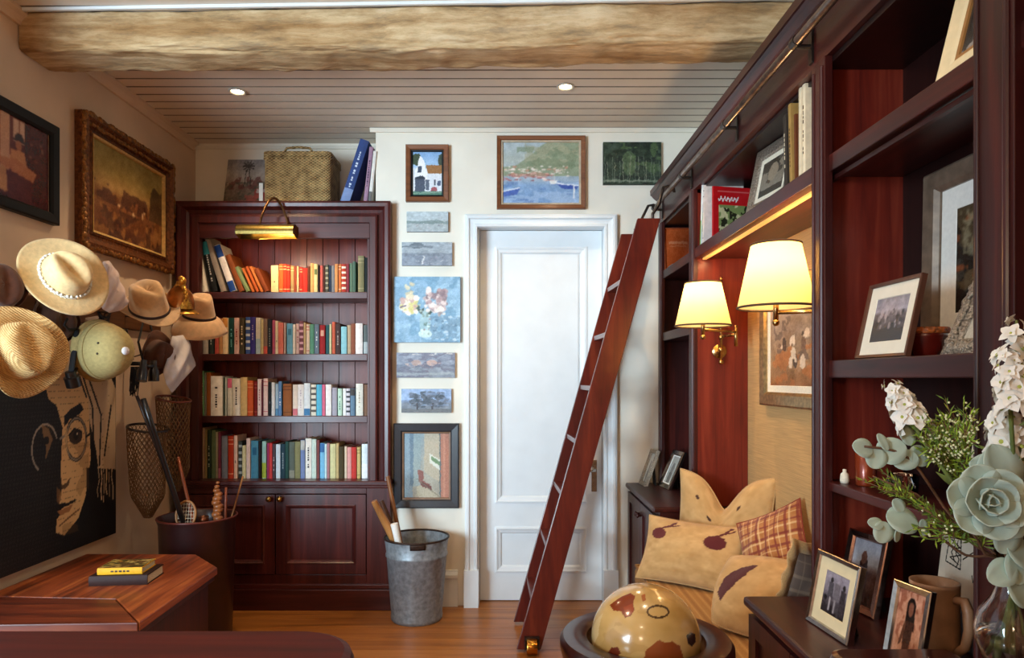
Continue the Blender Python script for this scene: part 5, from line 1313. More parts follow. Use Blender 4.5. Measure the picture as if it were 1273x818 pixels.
framed('framed_painting', 'wide brown framed harbour painting with blue boats above the door', 'picture', w, h, .026, .03, frw, P, c, R_BACK, art=pic, liner=plain('pale slip', '#b9a890', .6))
# forest
w, h, c = wallxy(750, 822, 176.5, 229, .02)
P = Paint(90, 66, '#2c3a2c'); P.grain(.12, 9, 4).blot(.55, '#50643f', 8, 8, .8, (.3, .0, 1, .8)).blot(.58, '#1c2620', 7, 3, .8).ell(.45, .5, .12, .3, '#73895a', .5)
for k in range(22): x = .02+.045*k; P.line(x, .3+.2*math.sin(k*1.9)**2, x+.02*math.sin(k), .95, .006, ['#6a7464', '#8a8c78', '#3a4638'][k % 3], .8)
P.line(0, .92, 1, .93, .02, '#97a08c', .6)
canvas('canvas_painting', 'dark green forest canvas right of the harbour painting', w, h, P, c, edge=plain('dark canvas edge', '#3a4038', .8))
# small grey blue canvases
def seascape(seed, sky, land, sea):
    P = Paint(80, 44, sky); P.vgrad([(0, sky), (.45, sky), (.5, land), (.62, sea), (1, sea)]).grain(.09, 7, seed, 2)
    return P
ced = plain('grey canvas edge', '#8b9298', .8)
w, h, c = wallxy(505.5, 557, 263, 288, .02)
P = seascape(4, '#b9c4c8', '#8e9c9a', '#a9b2b4'); P.poly([(0, .45), (.3, .5), (.7, .38), (1, .55), (1, .62), (0, .6)], '#7a8c8a', .7).dabs(30, (.1, .6, .9, .85), ['#d0cfd0', '#8a8088', '#b0a8a8'], (.01, .03), 4, .6)
canvas('canvas_painting', 'smallest pale grey coastal canvas, just below the white gabled building painting', w, h, P, c, edge=ced)
w, h, c = wallxy(499.5, 562, 301, 330, .02)
P = seascape(9, '#a3acb4', '#828a94', '#8c95a2'); P.ell(.3, .14, .14, .13, '#6e7880').line(0, .18, .6, .2, .02, '#7a848c').dabs(40, (.25, .55, .95, .95), ['#c4c6cc', '#9a98a4', '#6f7884'], (.01, .03), 6, .6).line(.45, .62, .4, .95, .015, '#cfd0d2')
canvas('canvas_painting', 'grey blue sea canvas directly above the flower painting', w, h, P, c, edge=ced)
w, h, c = wallxy(493, 565.5, 438.5, 469.5, .02)
P = seascape(14, '#8f98a8', '#777f90', '#8b94a0'); P.blot(.5, '#6a6a7c', 6, 5, .6).ell(.33, .4, .08, .12, '#b09a94').ell(.6, .4, .09, .12, '#b9a29c').dabs(16, (.15, .4, .8, .62), ['#c8b4ac', '#8c7a80', '#a59aa0'], (.015, .04), 9, 1).line(0, .86, 1, .84, .03, '#aab6ba', .6).dabs(6, (.25, 0, 1, .08), ['#d9d6d2'], (.02, .05), 3, .5)
canvas('canvas_painting', 'grey mauve canvas with faint animals directly below the flower painting', w, h, P, c, edge=ced)
w, h, c = wallxy(499, 561, 483.5, 513, .02)
P = seascape(5, '#98b2d6', '#7d94b8', '#7a8490'); P.rect(0, .85, 1, 1, '#6f7478').dabs(90, (.2, .15, .9, .75), ['#55606e', '#6a7484', '#4a5560'], (.03, .07), 12, 1.3).rect(.3, .6, .33, .88, '#4a4a50').rect(.6, .6, .64, .88, '#4a4a50').blot(.6, '#8aa4c8', 10, 3, .6, (.15, .1, .95, .7))
canvas('canvas_painting', 'small blue canvas of a spreading tree above the black frame', w, h, P, c, edge=ced)
# flowers in a glass
w, h, c = wallxy(489.5, 572, 344, 425.5, .024)
P = Paint(120, 120, '#8db2cc'); P.grain(.09, 8, 5).blot(.55, '#a8cbe0', 8, 2, .7).blot(.58, '#6f9ab8', 7, 13, .7).blot(.5, '#6c8ca4', 10, 8, .6, (.55, .6, 1, 1)).dabs(40, (.55, .6, 1, .98), ['#c3d8e4', '#587890', '#8aa8bc'], (.012, .035), 4, .5)
P.pl([(.34, .45), (.45, .6)], .02, '#4a5c58').pl([(.6, .5), (.5, .6)], .02, '#46564e').dabs(14, (.36, .42, .6, .58), ['#3f5048', '#7a8a82', '#b0c0b8'], (.012, .03), 7)
P.ell(.47, .72, .08, .2, '#b4cfcc', .6).ell(.47, .87, .1, .06, '#cfe4dc', .8).dabs(16, (.42, .58, .54, .9), ['#8aa29c', '#d8ebe6', '#9a7a80', '#5f7a74'], (.01, .025), 15)
P.dabs(60, (.12, .28, .34, .55), ['#f2ecdc', '#e9dcc4', '#fff8ee', '#caa8a0', '#d9d08a'], (.02, .05), 21).dabs(14, (.17, .1, .3, .28), ['#cfc4a4', '#e3d9b8', '#a89a84'], (.015, .035), 5)
P.dabs(90, (.48, .2, .78, .52), ['#cdb6b4', '#e3d4d0', '#8f7a80', '#b4989a', '#f0e6e0'], (.015, .045), 3).ell(.70, .5, .06, .04, '#f4efe6').dabs(10, (.66, .45, .8, .58), ['#e9e2d8', '#a89a98'], (.015, .03), 9).line(.18, .44, .1, .47, .01, '#6a5c7a')
canvas('canvas_painting', 'square blue canvas of pale roses in a glass beside the door', w, h, P, c, d=.026, edge=plain('blue canvas edge', '#5d7f98', .8))
# boots in black frame
w, h, c = wallxy(489, 570.5, 526.5, 632, .03)
P = Paint(80, 110, '#9aa3a2'); P.vgrad([(0, '#8fa0a8'), (.7, '#a5a294'), (1, '#9a9486')]).grain(.06, 9, 4)
P.rect(0, 0, .22, 1, '#7f97a6', .8).rect(.16, 0, .24, .8, '#5c7486', .7).rect(.24, 0, .38, .8, '#8aa0a4', .6).poly([(.45, 0), (.8, 0), (.8, .75), (.62, .68), (.45, .6)], '#b6ad98').poly([(.56, .32), (.78, .42), (.78, .58), (.56, .46)], '#d9dcd0').poly([(.6, .36), (.76, .44), (.76, .5), (.6, .42)], '#73906a').rect(.76, 0, .79, 1, '#5f6a6c').rect(.79, 0, 1, 1, '#b07a66').rect(.84, 0, .88, 1, '#c4917a', .7)
P.poly([(.3, .82), (.5, .75), (.78, .96), (.76, 1), (.3, .96)], '#b8ae94', .7).poly([(.32, .56), (.44, .58), (.43, .72), (.56, .78), (.58, .83), (.42, .82), (.34, .74)], '#8a5a52').poly([(.4, .74), (.6, .8), (.6, .86), (.38, .8)], '#70443e').line(.3, .7, .78, .97, .012, '#6f6a5c', .7)
framed('framed_painting', 'black framed interior painting with boots on the floor above the zinc bucket', 'picture', w, h, .05, .032, plain('blue black frame', '#23262c', .35, coat=.3), P, c, R_BACK, art=pic, liner=plain('brown slip', '#7a5a40', .5))
# ------------------------------------------------------------------ zinc bucket with bats and sticks
bc = Vector((-.483, 3.605, 0))
T = thing('zinc_bucket', 'tall galvanised zinc bin with dark rim standing between bookcase and door', 'bucket', bc)
prof = [(.0001, .012), (.128, .012), (.130, 0), (.134, .004), (.136, .02), (.1335, .03), (.157, .33), (.162, .335), (.1625, .345), (.158, .352), (.168, .425)]
MB().lathe(prof+[(.165, .425), (.155, .352), (.13, .03), (.12, .02), (.0001, .02)], 56, Matrix.Translation(bc), cap=False).build('body', galv, T, smooth=True, auto=45)
rimm = plain('rusted rim', '#3a2a22', .55, .6, .3, 60)
MB().tube([bc+Vector((.168*math.cos(2*PI*k/48), .168*math.sin(2*PI*k/48), .428)) for k in range(48)], .0055, 8, closed=True).build('rim', rimm, T, smooth=True)
for a0 in (-PI/2+.16, PI/2):
    mb = MB()
    def hnd(u, v, a0=a0):
        a = a0+(u-.5)*.46; r = .1665-(1-v)*.0035+.004; return bc+Vector((r*math.cos(a), r*math.sin(a), .395+.028*v))
    mb.grid(hnd, 10, 3); mb.build('hand_hold', rimm if a0 < 0 else paper, T, smooth=True, solid=.004)
def rod(name, label, cat, p, q, rr, mats, segs=None, flat=1):
    p, q = Vector(p), Vector(q); N = len(rr)-1; mb = MB()
    mb.tube([p.lerp(q, k/N) for k in range(N+1)], rr, 12, flat=flat); return tag(mb.build(name, mats, smooth=True, auto=50), label, cat)
rod('cricket_bat', 'pale wooden bat handle leaning left out of the zinc bin', 'bat', (-.42, 3.62, .06), at(465, 623, 3.50), [.02, .022, .024, .024, .022, .02, .016], oak)
rod('wooden_club', 'dark brown wooden club leaning beside the pale bat in the bin', 'club', (-.47, 3.66, .06), at(474, 622, 3.60), [.012, .016, .02, .02, .018, .016, .012], plain('brown club', '#4a2a18', .45, coat=.2))
o = rod('walking_stick', 'tall brown walking stick rising highest out of the zinc bin', 'stick', (-.50, 3.60, .06), at(482, 592, 3.63), [.011]*7, wood('brown stick', [(.3, '#6a3a1c'), (.7, '#a06a38')], 'z'))
T = rod('racket_handle', 'short handle wrapped in white tape at the left inside the zinc bin', 'handle', (-.50, 3.52, .10), at(490, 651, 3.50), [.017]*6+[.02], whitepaper)
# ------------------------------------------------------------------ nook: painting on the grasscloth, shelf things
P = Paint(80, 80, '#a98a6a'); P.vgrad([(0, '#a8937c'), (.35, '#8c7a6a'), (.7, '#9a7a58'), (1, '#8a5a34')]).grain(.12, 8, 4).blot(.55, '#5f5048', 6, 2, .7, (.1, .2, .9, .7)).blot(.55, '#b06a38', 6, 8, .7, (0, .55, 1, 1)).dabs(20, (.2, .4, .8, .75), ['#d9c8b0', '#6a5040', '#4a3c34'], (.02, .05), 4, 1.5)
framed('framed_painting', 'silver and gold framed painting on the grasscloth wall behind the nearer lamp', 'picture', .60, .49, .055, .03, plain('silver gilt frame', '#b59a6c', .3, .8, .2, 60), P, (1.0755-.0305, 2.555, 1.153), R_RIGHT, .028, paper, art=pic)
ZS = 1.8475
def mag(W, H, D_, cover, sty, c1, c2, loc, rot, rotz, lab, seed, P=None):
    o = make_book(W, H, D_, cover, sty, c1, c2, seed, loc, rot, rotz); tag(o, lab, 'book')
    if P is not None: 
        mb = MB(); mb.grid(lambda u, v: Vector((W/2+.0008 if rotz_side > 0 else -W/2-.0008, .004+(D_-.006)*(u if rotz_side > 0 else 1-u), .003+(H-.006)*(1-v))), P.w-1, P.h-1, cfn=P)
        mb.build('cover_picture', photo, o, world=False)
    return o
RZ = -PI/2      # spines face -x (towards the room)
# books facing the room on the bridging shelf; local x -> -y
def room_book(y, W, H, D_, cover, sty, c1, c2, lab, seed, rot=0, x=.852, P=None, side=1):
    global rotz_side; rotz_side = side
    return mag(W, H, D_, cover, sty, c1, c2, (x, y, ZS+.0008+abs(math.sin(rot))*W/2), rot, RZ, lab, seed, P)
P = Paint(40, 60, '#c9ced2'); P.rect(.0, .25, 1, .45, '#4a7ab0').rect(0, .45, 1, .75, '#6f9a4c').dabs(20, (0, .6, 1, 1), ['#8a5a4a', '#d9a090', '#4f7a3a'], (.04, .1), 2)
room_book(3.035, .014, .265, .17, '#dfe3e2', 'half', '#888', '#7da35c', 'slim magazine with green lower spine, at the far end of the bridging shelf', 501, .10, P=P, side=1)
room_book(2.995, .016, .255, .17, '#d8cfc8', 'lines', '#8a6a70', '#fff', 'off white magazine between the green one and the red one', 502, .06)
P = Paint(70, 90, '#c4161c'); P.grain(.03, 8, 2).rect(.12, .34, .95, .95, '#2a2a18').blot(.5, '#8a9a5a', 7, 4, .9, (.12, .34, .95, .95)).blot(.62, '#d9d0a0', 9, 8, .9, (.12, .34, .95, .95)).rect(.1, .07, .9, .1, '#e0807c', .7)
P.pl([(.12+.5*t/40, .23+.035*math.sin(t*.9)+.02*math.sin(t*2.3)) for t in range(41)], .010, '#f4ecea')
# red magazine with its cover towards the camera
o = make_book(.012, .225, .185, '#b5141a', '', '#fff', '#fff', 503, (.862, 2.885, ZS+.0008), 0, RZ+.22); tag(o, 'red magazine with a dark fruit picture on its cover on the bridging shelf', 'book')
W = .012; mb = MB(); mb.grid(lambda u, v: Vector((W/2+.0008, .002+.182*u, .002+.221*(1-v))), 69, 89, cfn=P, flip=True); mb.build('cover_picture', photo, o, world=False)
# big silver frame leaning at the front of the shelf
P = Paint(50, 70, '#4a443c'); P.grain(.2, 5, 3).blot(.55, '#8a8070', 5, 9, .8).ell(.5, .4, .2, .25, '#8c7f6c').rect(0, .8, 1, 1, '#2c2824')
framed('photo_frame', 'large silvery photo frame leaning on the bridging shelf beside the red magazine', 'frame', .29, .252, .045, .016, oldsilver, P, (.885, 2.375, ZS+.001), lean(basis((.12, -.993, 0), (.993, .12, 0), (0, 0, 1)), .20), .018, paper)
cols = [('#3a332c', 'dark spined book leaning just past the large silvery frame', .024, .225, .05), ('#a8854a', 'ochre and brown book on the bridging shelf left of the tall cream pair', .020, .245, .05), ('#6a3a20', 'short brown book squeezed beside the tall cream pair', .012, .20, .03), ('#e2d2b2', 'tall cream book, left one of the pair beside the near post', .020, .262, .0), ('#ead9b8', 'tall cream book, right one of the pair touching the near post', .022, .262, 0)]
y = 2.115
for k, (c, lab, W, H, rot) in enumerate(cols):
    y -= W/2+.004
    room_book(y, W, H, .16, c, 'title' if k in (0, 1, 4) else '', '#cfc3a8' if k == 0 else '#4a3424', '#fff', lab, 510+k, -rot)
    y -= W/2+.012*(rot > 0)
# far unit: orange book and pale books
P = Paint(40, 60, '#b5562a'); P.grain(.05, 8, 2).rect(.15, .3, .85, .36, '#d9a080', .6).rect(.2, .4, .8, .44, '#d9a080', .4)
framed('book', 'orange covered book facing the room on the top shelf behind the ladder head', 'book', .15, .235, .004, .02, plain('orange cover', '#b5562a', .5), P, (.925, 3.70, ZS+.0005), lean(R_BACK, .1))
o = make_book(.018, .215, .15, '#cfc6b4', 'title', '#5a4a3a', '#fff', 520, (1.014, 3.60, ZS+.0005)); tag(o, 'pale spined book right of the orange covered book', 'book')
o = make_book(.02, .205, .15, '#2a2422', '', '#fff', '#fff', 521, (1.036, 3.60, ZS+.0005)); tag(o, 'dark spined book rightmost beside the orange covered book', 'book')
o = make_book(.018, .12, .10, '#9ab0bc', 'title', '#4a5a6a', '#fff', 522, (.985, 3.60, ZS+.0095), flat=True); tag(o, 'small pale blue book lying in front of the orange covered book', 'book')
mb = MB(); mb.lathe([(.0001, 0), (.035, 0), (.04, .02), (.05, .06), (.047, .062), (.036, .02), (.0001, .008)], 28, Matrix.Translation((.95, 3.42, 1.5105))); tag(mb.build('dish', oldsilver, smooth=True), 'small metal dish on the lower shelf behind the rear lamp', 'dish')
# two silver frames on the far cabinet
P = Paint(40, 50, '#b9b8b0'); P.grain(.1, 5, 2).ell(.5, .45, .2, .2, '#8a8680').rect(.3, .6, .7, 1, '#77736e')
framed('photo_frame', 'embossed old silver frame on the far low cabinet, seen nearly edge on', 'frame', .11, .205, .022, .02, oldsilver, P, (.718, 3.70, .6862), lean(basis((.10, -.995, 0), (.995, .10, 0), (0, 0, 1)), .35), 0, stand=True)
framed('photo_frame', 'smooth silver frame on the far low cabinet, right of the embossed one', 'frame', .16, .215, .028, .016, silver, P, (.812, 3.60, .6862), lean(basis((.12, -.993, 0), (.993, .12, 0), (0, 0, 1)), .42), .006, whitepaper, stand=True)
# ------------------------------------------------------------------ near shelving: frames and bowls
P = Paint(70, 90, '#2e2a24'); P.grain(.2, 7, 3).blot(.52, '#5a4a34', 6, 8, .8).blot(.62, '#8a4a2c', 7, 2, .8).blot(.64, '#93876a', 9, 22, .7).rect(0, .8, 1, 1, '#17140f', .6)
framed('framed_picture', 'large dark framed picture with a wide white mount at the back of the shelving', 'picture', .50, .455, .052, .035, plain('bronze frame', '#7a6858', .4, .3, .2, 30), P, (1.022, 1.455, 1.311), lean(R_RIGHT, .02), .055, whitepaper, art=photo)
P = Paint(80, 60, '#5b5258'); P.vgrad([(0, '#8d868e'), (.3, '#a49aa4'), (.38, '#5a5056'), (1, '#241e20')]).grain(.12, 9, 2).dabs(26, (.12, .34, .9, .7), ['#8c8288', '#2a2426', '#a89ca2'], (.02, .05), 5, 1.8).rect(0, .72, 1, 1, '#2c2628', .6)
framed('photo_frame', 'pale mounted group photograph in a thin brown frame on the middle shelf', 'frame', .215, .185, .009, .014, plain('thin brown frame', '#5a3424', .4), P, (.857, 1.588, 1.3125), lean(R_RIGHT, .21), .03, plain('ivory mount', '#e9e0cc', .8, var=.02), stand=True)
bowlm = plain('oxblood glaze', '#5a140c', .22, var=.2, scale=14, coat=.6)
T = thing('bowl', 'small oxblood glazed bowl with a rough orange rim on the middle shelf', 'bowl', (.935, 1.535, 1.3105))
bz = Matrix.Translation((.935, 1.535, 1.3105))
MB().lathe([(.0001, .002), (.026, 0), (.028, .004), (.036, .02), (.044, .045), (.046, .056), (.043, .056), (.034, .022), (.0001, .01)], 40, bz, cap=False).build('body', bowlm, T, smooth=True)
MB().lathe([(.045, .052), (.0485, .054), (.0495, .062), (.047, .066), (.043, .064), (.043, .054)], 40, bz, cap=False).build('rim', plain('rough orange glaze', '#a4521c', .5, var=.5, scale=160, bump=.6), T, smooth=True)
P = Paint(40, 60, '#cfc6b6'); P.grain(.06, 5, 2).rect(0, .55, 1, 1, '#a89c88', .5)
T = framed('photo_frame', 'ornate carved silvery frame leaning beside the bowl on the middle shelf', 'frame', .20, .23, .036, .02, oldsilver, P, (.872, 1.285, 1.312), lean(R_RIGHT, .42), 0, stand=True)
mb = MB(); rng = random.Random(9)
for k in range(40):
    t = k/39
    for x, z in ((-.10+.012+rng.uniform(-.004, .012), .008+.21*t), (.10-.014, .008+.21*t), (-.09+.18*t, .014+rng.uniform(-.004, .01)), (-.09+.18*t, .216)):
        mb.ball((x, .0, z), rng.uniform(.005, .010), 4, sc3=(1, .6, 1))
mb.build('carved_ornament', oldsilver, T, world=False, smooth=True)
P = Paint(50, 60, '#2a2624'); P.grain(.2, 6, 2).ell(.5, .5, .3, .3, '#6a6460').blot(.6, '#b0a8a0', 6, 4, .7)
framed('photo_frame', 'cream framed photograph with an inner brown line on the top right shelf', 'frame', .22, .26, .05, .018, plain('cream frame', '#e6d3a8', .6, var=.05), P, (.872, 1.30, 1.8515), lean(R_RIGHT, .24), 0, stand=True, liner=plain('tan slip', '#9a6a34', .5))
# lower shelf
mb = MB(); mb.lathe([(.0001, .002), (.023, 0), (.024, .003), (.026, .082), (.024, .083), (.022, .006), (.0001, .005)], 32, Matrix.Translation((.905, 1.73, .9925)), cap=False)
tag(mb.build('copper_cup', plain('copper enamel', '#8a3416', .3, .3, .1, 12, coat=.4), smooth=True), 'copper orange cup at the far end of the lower shelf, behind eucalyptus leaves', 'cup')
mb = MB(); mb.lathe([(.0001, 0), (.012, 0), (.014, .01), (.012, .03), (.006, .036), (.006, .045), (.0001, .046)], 16, Matrix.Translation((.868, 1.765, .9925)) @ Matrix.Scale(.8, 4)); tag(mb.build('stoppered_jar', paper, smooth=True), 'tiny pale jar left of the copper cup on the lower shelf', 'jar')
T = framed('photo_frame', 'pale cream edged frame standing deep on the lower shelf behind the foliage', 'frame', .16, .195, .03, .02, plain('pale cream frame', '#cfbfa4', .6, var=.05), P, (.955, 1.36, .9935), lean(R_RIGHT, .15), 0, stand=True)
mb = MB(); mb.lathe([(.0001, .003), (.024, 0), (.03, .01), (.034, .05), (.032, .052), (.028, .012), (.0001, .008)], 28, Matrix.Translation((.90, 1.56, .9925)), cap=False); tag(mb.build('glass_tumbler', glassmat('clear glass', (.95, .9, .88)), smooth=True), 'clear glass tumbler on the lower shelf behind the foliage', 'glass')
# counter things
ZK = .671
P = Paint(60, 70, '#7d7480'); P.vgrad([(0, '#9a909c'), (.45, '#8a808a'), (.6, '#4c444a'), (1, '#241e20')]).grain(.1, 7, 2)
P.ell(.3, .2, .06, .06, '#2c2628').poly([(.22, .26), (.4, .26), (.42, .62), (.2, .6)], '#4c464c').poly([(.45, .22), (.66, .24), (.7, .62), (.45, .66)], '#6c646a').ell(.82, .26, .06, .07, '#2a2426').poly([(.72, .32), (.92, .34), (.94, .92), (.72, .92)], '#3a3236').rect(.3, .6, .36, .9, '#a8a0a4').rect(.5, .62, .56, .92, '#8f878b').ell(.14, .64, .07, .06, '#1c1618')
framed('photo_frame', 'silver frame with cream mount and a photo of three riders, leftmost on the near cabinet', 'frame', .172, .176, .013, .016, silver, P, (.738, 1.597, ZK+.0005), lean(basis((.10, -.995, 0), (.995, .10, 0), (0, 0, 1)), .19), .026, plain('cream mount', '#e0cda4', .8, var=.03), stand=True)
P = Paint(50, 70, '#5a4038'); P.vgrad([(0, '#8a8a94'), (.35, '#b9bcc6'), (.5, '#5a3c34'), (1, '#2a1814')]).grain(.1, 6, 2).poly([(.3, .35), (.55, .3), (.7, .95), (.2, .95)], '#3a2420').ell(.42, .28, .1, .1, '#6a4a40').rect(0, .5, .35, .9, '#6a3c34', .7)
framed('photo_frame', 'taller coppery silver frame standing behind the three riders photo', 'frame', .135, .20, .02, .018, plain('rosy silver', '#b58f80', .25, 1, .15, 60), P, (.880, 1.745, ZK+.0005), lean(basis((.22, -.975, 0), (.975, .22, 0), (0, 0, 1)), .22), 0, stand=True)
P = Paint(60, 90, '#c98a68'); P.vgrad([(0, '#c98f74'), (1, '#b57a58')]).grain(.12, 8, 2).blot(.58, '#8a4a34', 9, 4, .7)
P.ell(.5, .2, .16, .12, '#1c1210').poly([(.36, .2), (.64, .2), (.7, .5), (.6, .45), (.4, .45), (.34, .5)], '#1c1210').ell(.5, .23, .09, .09, '#7a4a38').poly([(.36, .38), (.66, .38), (.62, .66), (.34, .68)], '#3a2018').poly([(.36, .66), (.6, .66), (.56, 1), (.4, 1)], '#4a281c').poly([(.32, .4), (.4, .42), (.3, .68), (.2, .72)], '#5a3424')
framed('photo_frame', 'mirror silver frame with a photo of a dark haired person, right on the near cabinet', 'frame', .094, .182, .014, .014, silver, P, (.772, 1.358, ZK+.0005), lean(basis((.22, -.975, 0), (.975, .22, 0), (0, 0, 1)), .19), 0, stand=True)
clay = plain('sandy stoneware', '#a87a58', .5, var=.12, scale=30, coat=.2)
mc = Vector((.905, 1.452, ZK)); T = thing('stoneware_mug', 'tall sandy stoneware tankard with a big handle beside the dark haired portrait', 'mug', mc)
MB().lathe([(.0001, .004), (.046, 0), (.048, .01), (.046, .12), (.047, .155), (.0475, .162), (.043, .162), (.042, .12), (.043, .012), (.0001, .01)], 44, Matrix.Translation(mc), cap=False).build('body', clay, T, smooth=True)
dv = Vector((.35, -.93, 0)); MB().tube([mc+dv*.044+Vector((0, 0, .135)), mc+dv*.066+Vector((0, 0, .138)), mc+dv*.074+Vector((0, 0, .118)), mc+dv*.075+Vector((0, 0, .08)), mc+dv*.067+Vector((0, 0, .045)), mc+dv*.045+Vector((0, 0, .022))], [.009, .010, .011, .010, .009, .009], 12).build('handle', clay, T, smooth=True)
P = Paint(110, 130, '#d9c4ac'); P.grain(.04, 6, 2)
rng = random.Random(12)
for q in ([(.2, .05), (.5, .08), (.56, .5), (.16, .46), (.2, .05)], [(.25, .12), (.5, .2), (.3, .24), (.52, .3), (.26, .38), (.5, .44)], [(.3, .08), (.36, .2), (.28, .3), (.4, .42)], [(.42, .1), (.4, .3), (.5, .36), (.46, .48)], [(.6, .34), (.82, .2)], [(.86, .52), (.9, .6), (.94, .54)]): P.pl(q, .012, '#231c1c')
mb = MB(); mb.box(.985, 1.055, 1.43, 1.64, ZK, ZK+.086); tag(mb.build('wooden_box', dkst, bevel=.004), 'dark box in the shadow at the back of the near cabinet, under the doodle card', 'box')
mb = MB(); sheet(mb, -.065, .065, 0, .155, 0, P); mb.box(-.065, .065, .0005, .003, 0, .155, 1)
o = mb.build('greeting_card', [photo, paper], world=False); o.location = (1.0, 1.535, ZK+.088); R = lean(R_RIGHT, .12); o.rotation_mode = 'QUATERNION'; o.rotation_quaternion = R.to_quaternion(); tag(o, 'cream card with a black ink doodle standing behind the stoneware tankard', 'card')
mb = MB(); mb.ball((.93, 1.33, ZK+.025), .026, 8, sc3=(1, 1, .95)); mb.tube([(.93, 1.33, ZK+.05), (.925, 1.31, ZK+.09), (.93, 1.29, ZK+.10)], .003, 6); tag(mb.build('silver_bell', silver, smooth=True), 'small shiny silver bell with hooked handle right of the tankard', 'bell')
# ------------------------------------------------------------------ globe in its stand
gc = Vector((.341, 1.70, .616)); GR = .134
P = Paint(300, 200, '#bf995c'); P.grain(.07, 12, 5); P.blot(.62, '#a88048', 9, 4, .35)
camp = Vector((0, 0, HC))
def uv_of(px, py):
    d = (at(px, py, 1)-camp).normalized(); o_ = camp-gc; b_ = o_.dot(d); c_ = o_.dot(o_)-GR*GR; k = b_*b_-c_
    s = -b_-math.sqrt(max(0, k)); p = (o_+d*s).normalized()
    return ((math.atan2(p.y, p.x)/(2*PI)) % 1, .5-math.asin(max(-1, min(1, p.z)))/PI)
def land(pts, c): P.poly([uv_of(*q) for q in pts], c)
land([(758, 752), (772, 742), (784, 737), (790, 741), (787, 750), (789, 758), (784, 766), (777, 768), (772, 760), (763, 759)], '#7c3419'); land([(775, 755), (786, 750), (788, 760), (779, 767)], '#8f3c1a')
land([(797, 740), (802, 738), (803, 746), (799, 748)], '#9a552a')
land([(800, 822), (803, 808), (813, 800), (820, 795), (826, 799), (836, 797), (845, 803), (850, 818), (846, 830), (810, 832)], '#8a421c')
land([(755, 812), (760, 805), (768, 804), (772, 812), (766, 818)], '#6a2a17')
land([(853, 790), (858, 786), (864, 788), (865, 798), (860, 804), (855, 800)], '#3a2420')
land([(735, 790), (742, 770), (750, 762), (744, 790), (738, 808)], '#d3b47f')
r0 = [(806+12*(1+math.cos(a)), 760.5+6*math.sin(a)) for a in [2*PI*k/24 for k in range(24)]]
land([(q[0]+(q[0]-818)*.20, q[1]+(q[1]-760.5)*.45) for q in r0], '#4a3420'); land(r0, '#bf995c')
for (u0, v0, ru, rv, c) in ((.1, .3, .08, .12, '#8a421c'), (.25, .4, .06, .1, '#7c3419'), (.02, .55, .04, .1, '#94592c'), (.4, .62, .05, .09, '#7c3419'), (.3, .25, .07, .05, '#8f5a30')): P.ell(u0, v0, ru, rv, c, 1)
legm = wood('globe stand wood', [(.3, '#1c0a08'), (.6, '#38130e'), (.8, '#521d14')], 'x', rough=.3, coat=.3)
T = thing('globe', 'antique cream and brown globe in a dark round wooden stand on the floor', 'globe', (gc.x, gc.y, 0))
mb = MB(); mb.grid(lambda u, v: gc+Vector((GR*math.cos(2*PI*u)*math.sin(PI*v), GR*math.sin(2*PI*u)*math.sin(PI*v), GR*math.cos(PI*v))), 299, 199, cfn=P, flip=True)
mb.build('sphere', vcol('globe varnish', .22, coat=.7), T, smooth=True)
SG = .895
prof = [(a*SG, b) for a, b in [(.166, -.050), (.163, -.02), (.163, 0), (.168, .004), (.205, .006), (.228, .004), (.237, -.006), (.238, -.022), (.230, -.05)]]
mb = MB(); pr = prof+[prof[0]]; mb.lathe(pr, 72, Matrix.Translation((gc.x, gc.y, gc.z+.003)), cap=False); mb.build('horizon_ring', legm, T, smooth=True, auto=40)
for k in range(4):
    a = PI/4+k*PI/2; c = Vector((gc.x+.192*math.cos(a), gc.y+.192*math.sin(a), 0))
    MB().lathe([(.0001, 0), (.016, 0), (.02, .02), (.014, .05), (.02, .10), (.022, .14), (.015, .18), (.017, .30), (.024, .40), (.018, .43), (.022, .46), (.022, .568)], 20, Matrix.Translation(c)).build('leg', legm, T, smooth=True)
mb = MB()
for k in range(2):
    a = PI/4+k*PI/2; d = Vector((math.cos(a), math.sin(a), 0))*.18; mb.tube([Vector((gc.x, gc.y, .15))-d, Vector((gc.x, gc.y, .15))+d], .012, 10)
mb.build('stretcher', legm, T, smooth=True)
mb = MB(); n = 48; rm = GR+.012
mb.tube([gc+Vector((0, rm*math.cos(a), rm*math.sin(a))) for a in [PI+PI*k/n for k in range(n+1)]], .005, 8); mb.build('meridian_arm', brass, T, smooth=True)
# ------------------------------------------------------------------ narrow table at the right edge with the vase
T = thing('console_table', 'dark polished table edge with rounded corner at the lower right, under the vase', 'table', (.7, 1.0, 0))
pts = [(.825, .35), (.825, 1.283)]+[(.625-.035*math.sin(a), 1.248+.035*math.cos(a)) for a in [PI/2*k/8 for k in range(9)]]+[(.59, .35)]
MB().prism(pts, .725, .76).build('tabletop', plain('dark polished top', '#3a130d', .25, var=.15, scale=12, coat=.5), T, bevel=.012)
MB().prism([(.82, .40), (.82, 1.25), (.64, 1.25), (.64, .40)], .62, .724).build('apron', mahy, T)
for x, y in ((.80, .45), (.80, 1.22), (.66, .45), (.66, 1.22)): MB().box(x-.015, x+.015, y-.015, y+.015, 0, .62).build('leg', mahz, T, bevel=.003)
